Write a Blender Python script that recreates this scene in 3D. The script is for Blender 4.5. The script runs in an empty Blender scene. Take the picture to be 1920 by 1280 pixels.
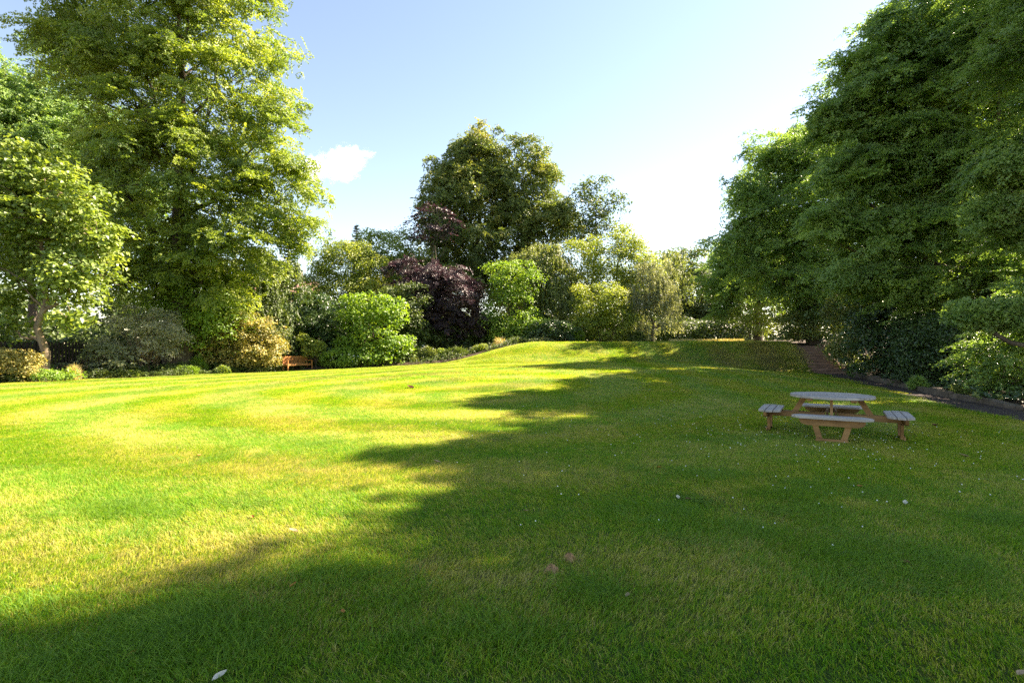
import bpy, math, random
import numpy as np
from mathutils import Vector, Matrix

R = math.radians
rng = np.random.default_rng(11)
random.seed(5)
scene = bpy.context.scene
col = scene.collection

# ------------------------------------------------------------------ camera, sky, sun, exposure
EYE, FPX, HOR = 1.6, 960.0, 650.0            # eye height, focal length and horizon row in photo pixels
cam_d = bpy.data.cameras.new('camera'); cam = bpy.data.objects.new('camera', cam_d); col.objects.link(cam)
cam_d.lens = 18.0; cam_d.sensor_width = 36.0; cam_d.clip_start = 0.05; cam_d.clip_end = 4000
cam.location = (0, 0, EYE); cam.rotation_euler = (R(90) + math.atan((HOR - 640) / FPX), 0, 0)
scene.camera = cam

SUN_AZ, SUN_EL = 66.0, 41.0                  # azimuth clockwise from +Y (view direction)
world = bpy.data.worlds.new('World'); scene.world = world; world.use_nodes = True
wn = world.node_tree.nodes; wl = world.node_tree.links; wn.clear()
wo = wn.new('ShaderNodeOutputWorld'); wb = wn.new('ShaderNodeBackground'); sk = wn.new('ShaderNodeTexSky')
sk.sky_type = 'NISHITA'; sk.sun_disc = False
sk.sun_elevation = R(SUN_EL); sk.sun_rotation = R(SUN_AZ)
sk.air_density = 1.0; sk.dust_density = 0.15; sk.ozone_density = 1.0
wb.inputs[1].default_value = 0.061
wl.new(sk.outputs[0], wb.inputs[0]); wl.new(wb.outputs[0], wo.inputs[0])
sun_d = bpy.data.lights.new('sun', 'SUN'); sun = bpy.data.objects.new('sun', sun_d); col.objects.link(sun)
sun_d.energy = 4.5; sun_d.angle = R(0.55); sun_d.color = (1.0, 0.93, 0.82)
SUNV = Vector((math.sin(R(SUN_AZ)) * math.cos(R(SUN_EL)), math.cos(R(SUN_AZ)) * math.cos(R(SUN_EL)), math.sin(R(SUN_EL))))
sun.rotation_euler = SUNV.to_track_quat('Z', 'Y').to_euler()
vs = scene.view_settings
vs.view_transform = 'Standard'; vs.look = 'None'; vs.gamma = 1; vs.use_curve_mapping = False; vs.exposure = 2.55
vs.use_white_balance = True; vs.white_balance_temperature = 7800; vs.white_balance_tint = 14
cy = scene.cycles
cy.use_denoising = False
try:
    cy.denoiser = 'OPENIMAGEDENOISE'; cy.denoising_input_passes = 'RGB_ALBEDO_NORMAL'; cy.denoising_prefilter = 'ACCURATE'
except Exception: pass
cy.max_bounces = 12; cy.diffuse_bounces = 6; cy.transmission_bounces = 8; cy.glossy_bounces = 2; cy.volume_bounces = 6; cy.transparent_max_bounces = 6
cy.use_adaptive_sampling = True; cy.adaptive_threshold = 0.008
cy.sample_clamp_indirect = 6.0

# ------------------------------------------------------------------ helpers
def sst(a, b, x):
    t = np.clip((np.asarray(x, float) - a) / (b - a), 0, 1); return t * t * (3 - 2 * t)
def P(px, py, Y):
    """world point seen at photo pixel (px, py) when it stands at depth Y"""
    return np.array([(px - 960) / FPX * Y, Y, EYE - (py - HOR) / FPX * Y])

# lawn outline: left edge (planting bed) and right edge (path) as functions of Y
_LY = [-12, 5, 22.3, 31.3, 33.6, 35.3, 36.4, 37.2, 37.9, 38.8, 42, 70]
_LX = [-40, -32, -22.3, -17.0, -14.6, -10.2, -5.5, -1.9, 0.2, 1.9, 4.5, 5]
_RY = [-12, 0, 11, 16, 21, 25, 28, 32.2, 40, 70]
_RX = [7.6, 9.0, 10.95, 12.3, 14.1, 15.7, 16.75, 17.4, 17.9, 18]
def xl(y): return np.interp(y, _LY, _LX)
def xr(y): return np.interp(y, _RY, _RX)
def vnoise(x, y, s, seed=0):
    x = np.asarray(x, float) / s; y = np.asarray(y, float) / s
    return (np.sin(x * 1.7 + seed) * np.cos(y * 1.3 + seed * 1.9) + 0.6 * np.sin(x * 3.1 - y * 2.3 + seed * 2.7) + 0.4 * np.cos(x * 5.3 + y * 4.7 + seed)) / 2.0
def g(x, y):
    x = np.asarray(x, float); y = np.asarray(y, float)
    lawn = 0.62 * sst(10, 30, y) * sst(-16, 2, x) * (1 - 0.75 * sst(9, 16, x))
    lawn = lawn + 0.018 * vnoise(x, y, 2.2, 1.0) + 0.01 * vnoise(x, y, 0.8, 4.0)
    yb = 29.5 - 1.5 * sst(8, 16, x); ln = 7.2 - 3.0 * sst(8, 16, x)
    s = sst(0, 1, (y - yb) / ln) * sst(-5.5, 2.2, x)
    h = lawn * (1 - s) + 1.92 * s
    d = x - (xr(y) + 1.45)                        # wooded bank beyond the path
    h = h + 0.9 * sst(0.2, 6, d) * (1 - 0.6 * s)
    dl = (xl(y) - x)
    return h + 0.25 * sst(0.2, 3, dl) * (y > 0)
def g1(x, y): return float(g(x, y))

def new_mesh(name, V, F, mats, mat_idx=None, tint=None, smooth=False):
    """V (n,3); F = list of arrays of equal-length faces, or one python list of faces"""
    me = bpy.data.meshes.new(name)
    if isinstance(F, list) and len(F) and not isinstance(F[0], np.ndarray):
        me.from_pydata([tuple(v) for v in V], [], F)
    else:
        if not isinstance(F, list): F = [F]
        V = np.asarray(V, np.float32)
        me.vertices.add(len(V)); me.vertices.foreach_set('co', V.ravel())
        nl = sum(f.size for f in F); npoly = sum(len(f) for f in F)
        me.loops.add(nl); me.polygons.add(npoly)
        me.loops.foreach_set('vertex_index', np.concatenate([f.ravel() for f in F]).astype(np.int32))
        tot = np.concatenate([np.full(len(f), f.shape[1]) for f in F]).astype(np.int32)
        st = np.concatenate([[0], np.cumsum(tot)[:-1]]).astype(np.int32)
        me.polygons.foreach_set('loop_start', st)
        try: me.polygons.foreach_set('loop_total', tot)
        except Exception: pass
        me.update(calc_edges=True)
    for m in (mats if isinstance(mats, (list, tuple)) else [mats]): me.materials.append(m)
    if mat_idx is not None: me.polygons.foreach_set('material_index', np.asarray(mat_idx, np.int32))
    if tint is not None:
        a = me.attributes.new('tint', 'FLOAT', 'FACE'); a.data.foreach_set('value', np.asarray(tint, np.float32))
    me.polygons.foreach_set('use_smooth', np.full(len(me.polygons), bool(smooth)))
    me.update()
    return me
def link(name, data, parent=None, loc=None, **props):
    o = bpy.data.objects.new(name, data); col.objects.link(o)
    if parent is not None: o.parent = parent
    if loc is not None: o.location = loc
    for k, v in props.items(): o[k] = v
    return o
def thing(name, label, cat, loc, rz=0.0, group=None):
    o = link(name, None, None, tuple(loc)); o.rotation_euler = (0, 0, rz); o['label'] = label; o['category'] = cat
    o.empty_display_size = 0.2
    if group: o['group'] = group
    return o

class MB:
    """collects boxes / prisms / tubes for one mesh"""
    def __init__(s): s.V = []; s.F = []
    def add(s, V, F):
        n = len(s.V); s.V += [tuple(map(float, v)) for v in V]; s.F += [tuple(i + n for i in f) for f in F]; return s
    def box(s, c, d, M=None, bev=0.0):
        x, y, z = d[0] / 2, d[1] / 2, d[2] / 2
        if bev <= 0:
            V = [Vector((sx * x, sy * y, sz * z)) for sz in (-1, 1) for sx, sy in ((-1, -1), (1, -1), (1, 1), (-1, 1))]
            F = [(3, 2, 1, 0), (4, 5, 6, 7), (0, 1, 5, 4), (1, 2, 6, 5), (2, 3, 7, 6), (3, 0, 4, 7)]
        else:                                   # octagonal section chamfered along the long axis edges
            b = bev; V = []; F = []
            for z0, ins in ((-z, b), (-z + b, 0), (z - b, 0), (z, b)):
                for sx, sy in ((-1, -1), (1, -1), (1, 1), (-1, 1)): V.append(Vector((sx * (x - ins), sy * (y - ins), z0)))
            F = [(3, 2, 1, 0), (12, 13, 14, 15)]
            for k in range(3):
                for i in range(4): j = (i + 1) % 4; F.append((4 * k + i, 4 * k + j, 4 * k + 4 + j, 4 * k + 4 + i))
        c = Vector(c)
        V = [(M @ v if M else v) + c for v in V]
        return s.add(V, F)
    def beam(s, a, b, w, h, up=(0, 0, 1), bev=0.0):
        a = Vector(a); b = Vector(b); zx = (b - a); L = zx.length; zx.normalize()
        yx = Vector(up).cross(zx); yx.normalize(); ux = zx.cross(yx)
        M = Matrix((yx, ux, zx)).transposed()
        return s.box((a + b) / 2, (w, h, L), M, bev)
    def prism(s, poly, z0, z1):
        n = len(poly); V = [(p[0], p[1], z0) for p in poly] + [(p[0], p[1], z1) for p in poly]
        F = [tuple(range(n - 1, -1, -1)), tuple(range(n, 2 * n))] + [(i, (i + 1) % n, n + (i + 1) % n, n + i) for i in range(n)]
        return s.add(V, F)
    def mesh(s, name, mat, smooth=False): return new_mesh(name, s.V, s.F, mat, smooth=smooth)
    def build(s, name, mat, parent=None, smooth=False, **kw): return link(name, s.mesh(name, mat, smooth), parent, **kw)

def tube(pts, rad, sides=6):
    pts = np.asarray(pts, float); n = len(pts)
    t = np.gradient(pts, axis=0); t /= np.linalg.norm(t, axis=1)[:, None] + 1e-9
    ref = np.array([0.31, 0.95, 0.05]) if abs(t[0][2]) > 0.7 else np.array([0, 0, 1.0])
    u = np.cross(t, ref); u /= np.linalg.norm(u, axis=1)[:, None] + 1e-9
    v = np.cross(t, u)
    a = np.linspace(0, 2 * np.pi, sides, endpoint=False)
    ring = pts[:, None, :] + (np.cos(a)[None, :, None] * u[:, None, :] + np.sin(a)[None, :, None] * v[:, None, :]) * np.asarray(rad)[:, None, None]
    V = ring.reshape(-1, 3)
    i = np.arange(n - 1)[:, None] * sides; j = np.arange(sides)[None, :]; k = (j + 1) % sides
    F = np.stack([i + j, i + k, i + k + sides, i + j + sides], -1).reshape(-1, 4)
    return V, F
def join_tubes(ts):
    Vs, Fs, n = [], [], 0
    for V, F in ts: Vs.append(V); Fs.append(F + n); n += len(V)
    return np.concatenate(Vs), np.concatenate(Fs)

# ------------------------------------------------------------------ materials
def nodes_of(name):
    m = bpy.data.materials.new(name); m.use_nodes = True; nt = m.node_tree; nt.nodes.clear()
    out = nt.nodes.new('ShaderNodeOutputMaterial'); return m, nt.nodes, nt.links, out
def ramp(N, stops, interp='LINEAR'):
    r = N.new('ShaderNodeValToRGB'); e = r.color_ramp.elements; r.color_ramp.interpolation = interp
    while len(e) < len(stops): e.new(0.5)
    for i, (p, c) in enumerate(stops): e[i].position = p; e[i].color = (c[0], c[1], c[2], 1)
    return r
def leaf_mat(name, cols, trans=0.4, rough=0.5, spec=0.35, tgain=(1.45, 1.38, 0.62)):
    m, N, L, out = nodes_of(name)
    at = N.new('ShaderNodeAttribute'); at.attribute_name = 'tint'
    k = len(cols); r = ramp(N, [(i / (k - 1), c) for i, c in enumerate(cols)])
    at2 = N.new('ShaderNodeAttribute'); at2.attribute_type = 'INSTANCER'; at2.attribute_name = 'ctint'
    sm_ = N.new('ShaderNodeMath'); L.new(at.outputs['Fac'], sm_.inputs[0]); L.new(at2.outputs['Fac'], sm_.inputs[1]); L.new(sm_.outputs[0], r.inputs[0])
    p = N.new('ShaderNodeBsdfPrincipled'); p.inputs['Roughness'].default_value = rough
    p.inputs['Specular IOR Level'].default_value = spec
    L.new(r.outputs[0], p.inputs['Base Color'])
    t = N.new('ShaderNodeBsdfTranslucent')
    mx = N.new('ShaderNodeMix'); mx.data_type = 'RGBA'; mx.blend_type = 'MULTIPLY'; mx.inputs['Factor'].default_value = 1
    L.new(r.outputs[0], mx.inputs[6]); mx.inputs[7].default_value = (*[x * trans * 1.9 for x in tgain], 1)
    L.new(mx.outputs[2], t.inputs['Color'])
    ms = N.new('ShaderNodeAddShader')
    L.new(p.outputs[0], ms.inputs[0]); L.new(t.outputs[0], ms.inputs[1]); L.new(ms.outputs[0], out.inputs[0])
    return m
def surf_mat(name, cols, scale=4.0, rough=0.8, bump=0.3, stretch=(1, 1, 1), detail=6, spec=0.3, obj=True, bscale=None, dist=0.02):
    m, N, L, out = nodes_of(name)
    tc = N.new('ShaderNodeTexCoord'); mp = N.new('ShaderNodeMapping'); mp.inputs['Scale'].default_value = stretch
    L.new(tc.outputs['Object'] if obj else tc.outputs['Generated'], mp.inputs[0])
    n1 = N.new('ShaderNodeTexNoise'); n1.inputs['Scale'].default_value = scale; n1.inputs['Detail'].default_value = detail; n1.inputs['Roughness'].default_value = 0.65
    L.new(mp.outputs[0], n1.inputs['Vector'])
    k = len(cols); r = ramp(N, [(0.28 + 0.44 * i / (k - 1), c) for i, c in enumerate(cols)]); L.new(n1.outputs[0], r.inputs[0])
    p = N.new('ShaderNodeBsdfPrincipled'); p.inputs['Roughness'].default_value = rough; p.inputs['Specular IOR Level'].default_value = spec
    L.new(r.outputs[0], p.inputs['Base Color'])
    n2 = N.new('ShaderNodeTexNoise'); n2.inputs['Scale'].default_value = bscale or scale * 3; n2.inputs['Detail'].default_value = 6
    L.new(mp.outputs[0], n2.inputs['Vector'])
    b = N.new('ShaderNodeBump'); b.inputs['Strength'].default_value = bump; b.inputs['Distance'].default_value = dist
    L.new(n2.outputs[0], b.inputs['Height']); L.new(b.outputs[0], p.inputs['Normal']); L.new(p.outputs[0], out.inputs[0])
    return m

M = {}
M['bark'] = surf_mat('bark', [(0.035, 0.026, 0.018), (0.09, 0.07, 0.05), (0.15, 0.125, 0.09)], 6, 0.9, 0.8, (1, 1, 0.25), dist=0.05)
M['bark_pale'] = surf_mat('bark_pale', [(0.10, 0.07, 0.045), (0.2, 0.15, 0.1), (0.3, 0.24, 0.17)], 6, 0.9, 0.6, (1, 1, 0.3), dist=0.03)
M['soil'] = surf_mat('soil', [(0.025, 0.017, 0.010), (0.055, 0.035, 0.022), (0.09, 0.06, 0.038)], 3.0, 0.95, 0.8, dist=0.05)
M['path'] = surf_mat('path_earth', [(0.030, 0.020, 0.018), (0.055, 0.038, 0.034), (0.085, 0.062, 0.054)], 2.2, 0.9, 0.5, bscale=40, dist=0.01)
M['stone'] = surf_mat('kerb_stone', [(0.05, 0.042, 0.028), (0.12, 0.095, 0.072), (0.21, 0.165, 0.13)], 5, 0.9, 0.6, dist=0.02)
M['step_wood'] = surf_mat('step_sleeper', [(0.11, 0.065, 0.048), (0.22, 0.14, 0.105), (0.32, 0.21, 0.165)], 5, 0.9, 0.4, (0.3, 1, 1))
M['wood_grey'] = surf_mat('weathered_wood', [(0.15, 0.13, 0.115), (0.38, 0.345, 0.315), (0.54, 0.50, 0.46)], 14, 0.8, 0.5, (0.10, 1, 1), bscale=26, dist=0.004)
M['wood_grey_edge'] = M['wood_grey']
M['wood_tan'] = surf_mat('tan_timber', [(0.11, 0.055, 0.022), (0.28, 0.15, 0.06), (0.42, 0.24, 0.10)], 7, 0.7, 0.25, (0.2, 0.2, 1), bscale=20, dist=0.004)
M['teak'] = surf_mat('bench_teak', [(0.26, 0.10, 0.035), (0.42, 0.18, 0.062), (0.52, 0.25, 0.095)], 8, 0.5, 0.15, (0.3, 0.3, 1), dist=0.004)
M['fence'] = surf_mat('fence_dark', [(0.018, 0.014, 0.010), (0.04, 0.03, 0.022), (0.065, 0.05, 0.037)], 6, 0.9, 0.4, (1, 1, 0.2))
M['brickwall'] = surf_mat('house_render', [(0.40, 0.30, 0.25), (0.5, 0.39, 0.33)], 3, 0.9, 0.2)
M['rooftile'] = surf_mat('roof_tile', [(0.30, 0.15, 0.11), (0.42, 0.23, 0.18), (0.5, 0.3, 0.24)], 5, 0.85, 0.4)
M['white_flower'] = surf_mat('white_petal', [(0.65, 0.66, 0.62), (0.8, 0.8, 0.78)], 20, 0.7, 0.0)
M['yellow_flower'] = surf_mat('yellow_disc', [(0.6, 0.4, 0.03), (0.7, 0.5, 0.05)], 20, 0.7, 0.0)
m_, N_, L_, o_ = nodes_of('dark_glass'); p_ = N_.new('ShaderNodeBsdfPrincipled'); p_.inputs['Base Color'].default_value = (0.02, 0.025, 0.03, 1); p_.inputs['Roughness'].default_value = 0.1; L_.new(p_.outputs[0], o_.inputs[0]); M['glass'] = m_

LM = {}
def LF(k, *a, **kw): LM[k] = leaf_mat('leaf_' + k, *a, **kw)
LF('lime', [(0.055, 0.092, 0.018), (0.112, 0.158, 0.026), (0.190, 0.222, 0.040)], 0.48)
LF('maple', [(0.066, 0.106, 0.020), (0.115, 0.165, 0.030), (0.185, 0.230, 0.050)], 0.38, 0.45, 0.45)
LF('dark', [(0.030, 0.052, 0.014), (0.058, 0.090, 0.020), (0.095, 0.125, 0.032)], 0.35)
LF('beech', [(0.064, 0.116, 0.032), (0.112, 0.184, 0.048), (0.165, 0.240, 0.064)], 0.42, 0.5, 0.4)
LF('chestnut', [(0.054, 0.082, 0.022), (0.098, 0.135, 0.034), (0.165, 0.165, 0.044)], 0.35)
LF('purple', [(0.020, 0.013, 0.016), (0.040, 0.025, 0.030), (0.090, 0.062, 0.066)], 0.25, 0.42, 0.5, (1.2, 0.8, 0.9))
LF('bright', [(0.060, 0.115, 0.016), (0.100, 0.170, 0.022), (0.150, 0.215, 0.030)], 0.45)
LF('yellow', [(0.070, 0.108, 0.018), (0.128, 0.165, 0.030), (0.190, 0.212, 0.042)], 0.45)
LF('gold', [(0.060, 0.085, 0.022), (0.220, 0.190, 0.050), (0.42, 0.36, 0.14)], 0.3, 0.5, 0.4)
LF('grey', [(0.130, 0.150, 0.090), (0.240, 0.245, 0.170), (0.38, 0.36, 0.28)], 0.25, 0.6)
LF('olive', [(0.055, 0.080, 0.022), (0.100, 0.130, 0.038), (0.165, 0.185, 0.062)], 0.4)
LF('silver', [(0.090, 0.110, 0.060), (0.150, 0.170, 0.095), (0.230, 0.245, 0.150)], 0.35)
LF('laurel', [(0.018, 0.042, 0.014), (0.034, 0.070, 0.020), (0.058, 0.098, 0.028)], 0.25, 0.35, 0.5)
LF('conifer', [(0.014, 0.030, 0.020), (0.025, 0.048, 0.030), (0.042, 0.068, 0.042)], 0.15, 0.6)
LF('dry', [(0.20, 0.16, 0.07), (0.32, 0.27, 0.13), (0.42, 0.37, 0.2)], 0.35)

# ------------------------------------------------------------------ ground, lawn, bed, path
def lawn_color(N, L):
    """shared colouring of turf by place: fresh, dry and yellowish patches (world position)"""
    geo = N.new('ShaderNodeNewGeometry')
    a = N.new('ShaderNodeTexNoise'); a.inputs['Scale'].default_value = 0.55; a.inputs['Detail'].default_value = 5; a.inputs['Roughness'].default_value = 0.6
    b = N.new('ShaderNodeTexNoise'); b.inputs['Scale'].default_value = 2.6; b.inputs['Detail'].default_value = 4
    L.new(geo.outputs['Position'], a.inputs['Vector']); L.new(geo.outputs['Position'], b.inputs['Vector'])
    return geo, a, b
def grass_mat(name, blade=True, dark=1.0):
    m, N, L, out = nodes_of(name)
    geo, a, b = lawn_color(N, L)
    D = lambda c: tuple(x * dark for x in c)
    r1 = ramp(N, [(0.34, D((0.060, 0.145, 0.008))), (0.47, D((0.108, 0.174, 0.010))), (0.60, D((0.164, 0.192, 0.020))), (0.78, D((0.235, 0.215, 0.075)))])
    mm = N.new('ShaderNodeMath'); mm.operation = 'MULTIPLY_ADD'; mm.inputs[1].default_value = 0.45
    L.new(b.outputs[0], mm.inputs[0])
    m2 = N.new('ShaderNodeMath'); m2.operation = 'MULTIPLY_ADD'; m2.inputs[1].default_value = 0.50; m2.inputs[2].default_value = 0.015
    L.new(a.outputs[0], m2.inputs[0]); L.new(m2.outputs[0], mm.inputs[2])
    src = mm.outputs[0]
    # drier bank beside the steps (place of its own)
    sx = N.new('ShaderNodeVectorMath'); sx.operation = 'DISTANCE'; sx.inputs[1].default_value = (15.2, 30.6, 1.2)
    L.new(geo.outputs['Position'], sx.inputs[0])
    mr = N.new('ShaderNodeMapRange'); mr.inputs[1].default_value = 1.0; mr.inputs[2].default_value = 3.6; mr.inputs[3].default_value = 0.26; mr.inputs[4].default_value = 0.0
    L.new(sx.outputs['Value'], mr.inputs[0])
    ad = N.new('ShaderNodeMath'); ad.operation = 'ADD'; L.new(src, ad.inputs[0]); L.new(mr.outputs[0], ad.inputs[1]); src = ad.outputs[0]
    if blade:
        at = N.new('ShaderNodeAttribute'); at.attribute_name = 'tint'
        m3 = N.new('ShaderNodeMath'); m3.operation = 'MULTIPLY_ADD'; m3.inputs[1].default_value = 0.6; m3.inputs[2].default_value = -0.26
        L.new(at.outputs['Fac'], m3.inputs[0])
        m4 = N.new('ShaderNodeMath'); m4.operation = 'ADD'; L.new(m3.outputs[0], m4.inputs[0]); L.new(src, m4.inputs[1]); src = m4.outputs[0]
    def mth(op, a, b=None, c=None):
        q = N.new('ShaderNodeMath'); q.operation = op
        for i_, v_ in enumerate((a, b, c)):
            if v_ is None: continue
            if isinstance(v_, (int, float)): q.inputs[i_].default_value = v_
            else: L.new(v_, q.inputs[i_])
        return q.outputs[0]
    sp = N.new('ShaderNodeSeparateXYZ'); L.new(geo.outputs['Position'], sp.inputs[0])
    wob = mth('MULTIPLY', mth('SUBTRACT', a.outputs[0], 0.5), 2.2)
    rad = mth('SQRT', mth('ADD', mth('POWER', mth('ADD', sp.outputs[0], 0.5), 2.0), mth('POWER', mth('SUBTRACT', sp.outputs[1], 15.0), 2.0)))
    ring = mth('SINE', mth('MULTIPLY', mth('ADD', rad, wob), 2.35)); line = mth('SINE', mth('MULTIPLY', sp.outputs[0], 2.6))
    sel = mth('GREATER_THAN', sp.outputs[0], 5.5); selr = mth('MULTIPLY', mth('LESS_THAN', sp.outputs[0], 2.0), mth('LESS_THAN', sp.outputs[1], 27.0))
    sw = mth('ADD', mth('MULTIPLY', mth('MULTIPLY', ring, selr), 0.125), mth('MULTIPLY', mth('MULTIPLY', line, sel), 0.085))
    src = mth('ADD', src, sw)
    fn = N.new('ShaderNodeTexNoise'); fn.inputs['Scale'].default_value = 9; fn.inputs['Detail'].default_value = 7; fn.inputs['Roughness'].default_value = 0.7; L.new(geo.outputs['Position'], fn.inputs['Vector'])
    f1 = N.new('ShaderNodeMath'); f1.operation = 'MULTIPLY_ADD'; f1.inputs[1].default_value = 0.95; f1.inputs[2].default_value = -0.475; L.new(fn.outputs[0], f1.inputs[0])
    f2 = N.new('ShaderNodeMath'); f2.operation = 'ADD'; L.new(f1.outputs[0], f2.inputs[0]); L.new(src, f2.inputs[1]); src = f2.outputs[0]
    L.new(src, r1.inputs[0])
    p = N.new('ShaderNodeBsdfPrincipled'); p.inputs['Roughness'].default_value = 0.6; p.inputs['Specular IOR Level'].default_value = 0.15
    L.new(r1.outputs[0], p.inputs['Base Color'])
    if blade:
        t = N.new('ShaderNodeBsdfTranslucent'); mx = N.new('ShaderNodeMix'); mx.data_type = 'RGBA'; mx.blend_type = 'MULTIPLY'; mx.inputs['Factor'].default_value = 1
        L.new(r1.outputs[0], mx.inputs[6]); mx.inputs[7].default_value = (1.4, 1.3, 0.7, 1); L.new(mx.outputs[2], t.inputs['Color'])
        ms = N.new('ShaderNodeAddShader'); L.new(p.outputs[0], ms.inputs[0]); L.new(t.outputs[0], ms.inputs[1]); L.new(ms.outputs[0], out.inputs[0])
    else:
        n2 = N.new('ShaderNodeTexNoise'); n2.inputs['Scale'].default_value = 30; n2.inputs['Detail'].default_value = 6; L.new(geo.outputs['Position'], n2.inputs['Vector'])
        bp = N.new('ShaderNodeBump'); bp.inputs['Strength'].default_value = 0.9; bp.inputs['Distance'].default_value = 0.04
        L.new(n2.outputs[0], bp.inputs['Height']); L.new(bp.outputs[0], p.inputs['Normal']); L.new(p.outputs[0], out.inputs[0])
    return m
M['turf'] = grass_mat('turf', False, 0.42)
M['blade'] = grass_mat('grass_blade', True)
M['coarse'] = leaf_mat('coarse_grass', [(0.042, 0.105, 0.010), (0.066, 0.138, 0.013), (0.100, 0.168, 0.020)], 0.45, 0.6, 0.15)

def grid_mesh(name, xs, ys, mat, fn):
    X, Y = np.meshgrid(xs, ys); Z = fn(X, Y)
    V = np.stack([X, Y, Z], -1).reshape(-1, 3); nx = len(xs); ny = len(ys)
    i = np.arange(ny - 1)[:, None] * nx; j = np.arange(nx - 1)[None, :]
    F = np.stack([i + j, i + j + 1, i + j + 1 + nx, i + j + nx], -1).reshape(-1, 4)
    return new_mesh(name, V, F, mat, smooth=True)
def loft(name, ys, x0, x1, k, mat, dz):
    t = np.linspace(0, 1, k)[None, :]; a = x0(ys)[:, None]; b = x1(ys)[:, None]
    X = a + (b - a) * t; Y = np.repeat(ys[:, None], k, 1); Z = g(X, Y) + dz
    V = np.stack([X, Y, Z], -1).reshape(-1, 3); ny = len(ys)
    i = np.arange(ny - 1)[:, None] * k; j = np.arange(k - 1)[None, :]
    F = np.stack([i + j, i + j + 1, i + j + 1 + k, i + j + k], -1).reshape(-1, 4)
    return new_mesh(name, V, F, mat, smooth=True)
far = np.array([-600, -350, -200, -120, -80, -55])
axx = np.concatenate([far, np.arange(-42, 32.1, 0.5), -far[::-1]]); axy = np.concatenate([np.array([-600, -300, -120, -50, -25]), np.arange(-13, 48.1, 0.5), [55, 65, 80, 110, 160, 250, 400, 700]])
link('ground', grid_mesh('ground', axx, axy, M['soil'], lambda x, y: g(x, y) - 0.06 - 0.45 * sst(-.9, -.3, x - xr(y)) * (1 - sst(1.9, 2.5, x - xr(y))) * sst(27.4, 28.2, y) * (1 - sst(32.4, 33.4, y))), kind='structure', label='dark soil ground under the trees and beds')
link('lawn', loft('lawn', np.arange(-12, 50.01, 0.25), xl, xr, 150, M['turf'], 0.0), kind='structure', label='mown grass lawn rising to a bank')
def px0(y): return xr(y) - 0.12
def px1(y): return xr(y) + 1.25
link('path', loft('path', np.arange(-12, 28.3, 0.25), px0, px1, 8, M['path'], -0.025), kind='structure', label='dark earth path along the lawn edge')
# strip of bare soil along the bed edge
link('planting_bed', loft('planting_bed', np.arange(4, 44.01, 0.2), lambda y: xl(y) - 2.6, lambda y: xl(y) + 0.10, 10, M['soil'], -0.03), kind='structure', label='brown soil planting bed along the lawn')

# ------------------------------------------------------------------ grass blades (one mass, instanced tiles)
def blade_tile(name, size, n, h, w, mat, lean, seed, tuft=False):
    r = np.random.default_rng(seed)
    x = (r.random(n) + r.random(n) - 1) * size; y = (r.random(n) + r.random(n) - 1) * size   # tent spread: neighbours blend without seams
    if tuft: x = r.normal(0, size / 3.2, n); y = r.normal(0, size / 3.2, n)
    hh = h * r.uniform(0.55, 1.25, n); a = r.uniform(0, 2 * np.pi, n); ww = w * r.uniform(0.6, 1.2, n)
    lx = r.normal(0, 0.42, n); ly = r.normal(lean, 0.42, n)
    b = np.stack([x, y, np.full(n, -0.01)], -1); s = np.stack([np.cos(a), np.sin(a), np.zeros(n)], -1) * ww[:, None] / 2
    mid = b + np.stack([lx * 0.35, ly * 0.35, np.full(n, 0.62)], -1) * hh[:, None]
    tip = b + np.stack([lx * 1.15, ly * 1.15, np.full(n, 1.0)], -1) * hh[:, None]
    V = np.stack([b - s, b + s, mid + s * 0.8, mid - s * 0.8, tip], 1).reshape(-1, 3)
    k = np.arange(n)[:, None] * 5
    tint = np.clip(r.normal(0.45, 0.2, n), 0, 1); dry = r.random(n) < 0.10; tint[dry] = 1.0
    return new_mesh(name, V, [k + np.array([[0, 1, 2, 3]]), k + np.array([[3, 2, 4]])], mat, tint=np.concatenate([tint, tint]))
protos = []
def proto(name, me):
    o = bpy.data.objects.new(name, me); protos.append(o); return o
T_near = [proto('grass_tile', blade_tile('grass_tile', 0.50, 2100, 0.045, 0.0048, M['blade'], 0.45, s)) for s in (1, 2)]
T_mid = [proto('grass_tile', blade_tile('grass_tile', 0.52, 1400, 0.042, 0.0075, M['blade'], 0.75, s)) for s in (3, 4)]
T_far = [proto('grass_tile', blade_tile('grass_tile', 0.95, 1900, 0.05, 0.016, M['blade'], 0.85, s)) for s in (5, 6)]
T_tuft = [proto('grass_tuft', blade_tile('grass_tuft', 0.34, 300, 0.062, 0.0045, M['coarse'], 0.5, s, True)) for s in (7, 8)]
def clover_tile(seed):
    r = np.random.default_rng(seed); n = 230; c = np.stack([r.normal(0, .11, n), r.normal(0, .11, n), r.uniform(.022, .042, n)], -1); th = r.uniform(0, 6.28, n); P3, N3, D3 = [], [], []
    for k in range(3):
        dv = np.stack([np.cos(th + k * 2.094), np.sin(th + k * 2.094), np.full(n, .1)], -1); P3.append(c + dv * .007); N3.append(unit(np.array([0, 0, 1.]) + r.normal(0, .25, (n, 3)))); D3.append(dv)
    V, F = leaf_quads(np.concatenate(P3), np.concatenate(N3), np.concatenate(D3), r.uniform(.011, .017, 3 * n), .95); return new_mesh('clover', V, F, M['clover'], tint=np.clip(r.normal(.5, .25, 3 * n), 0, 1))
def unit(v): return v / (np.linalg.norm(v, axis=-1, keepdims=True) + 1e-9)
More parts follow.
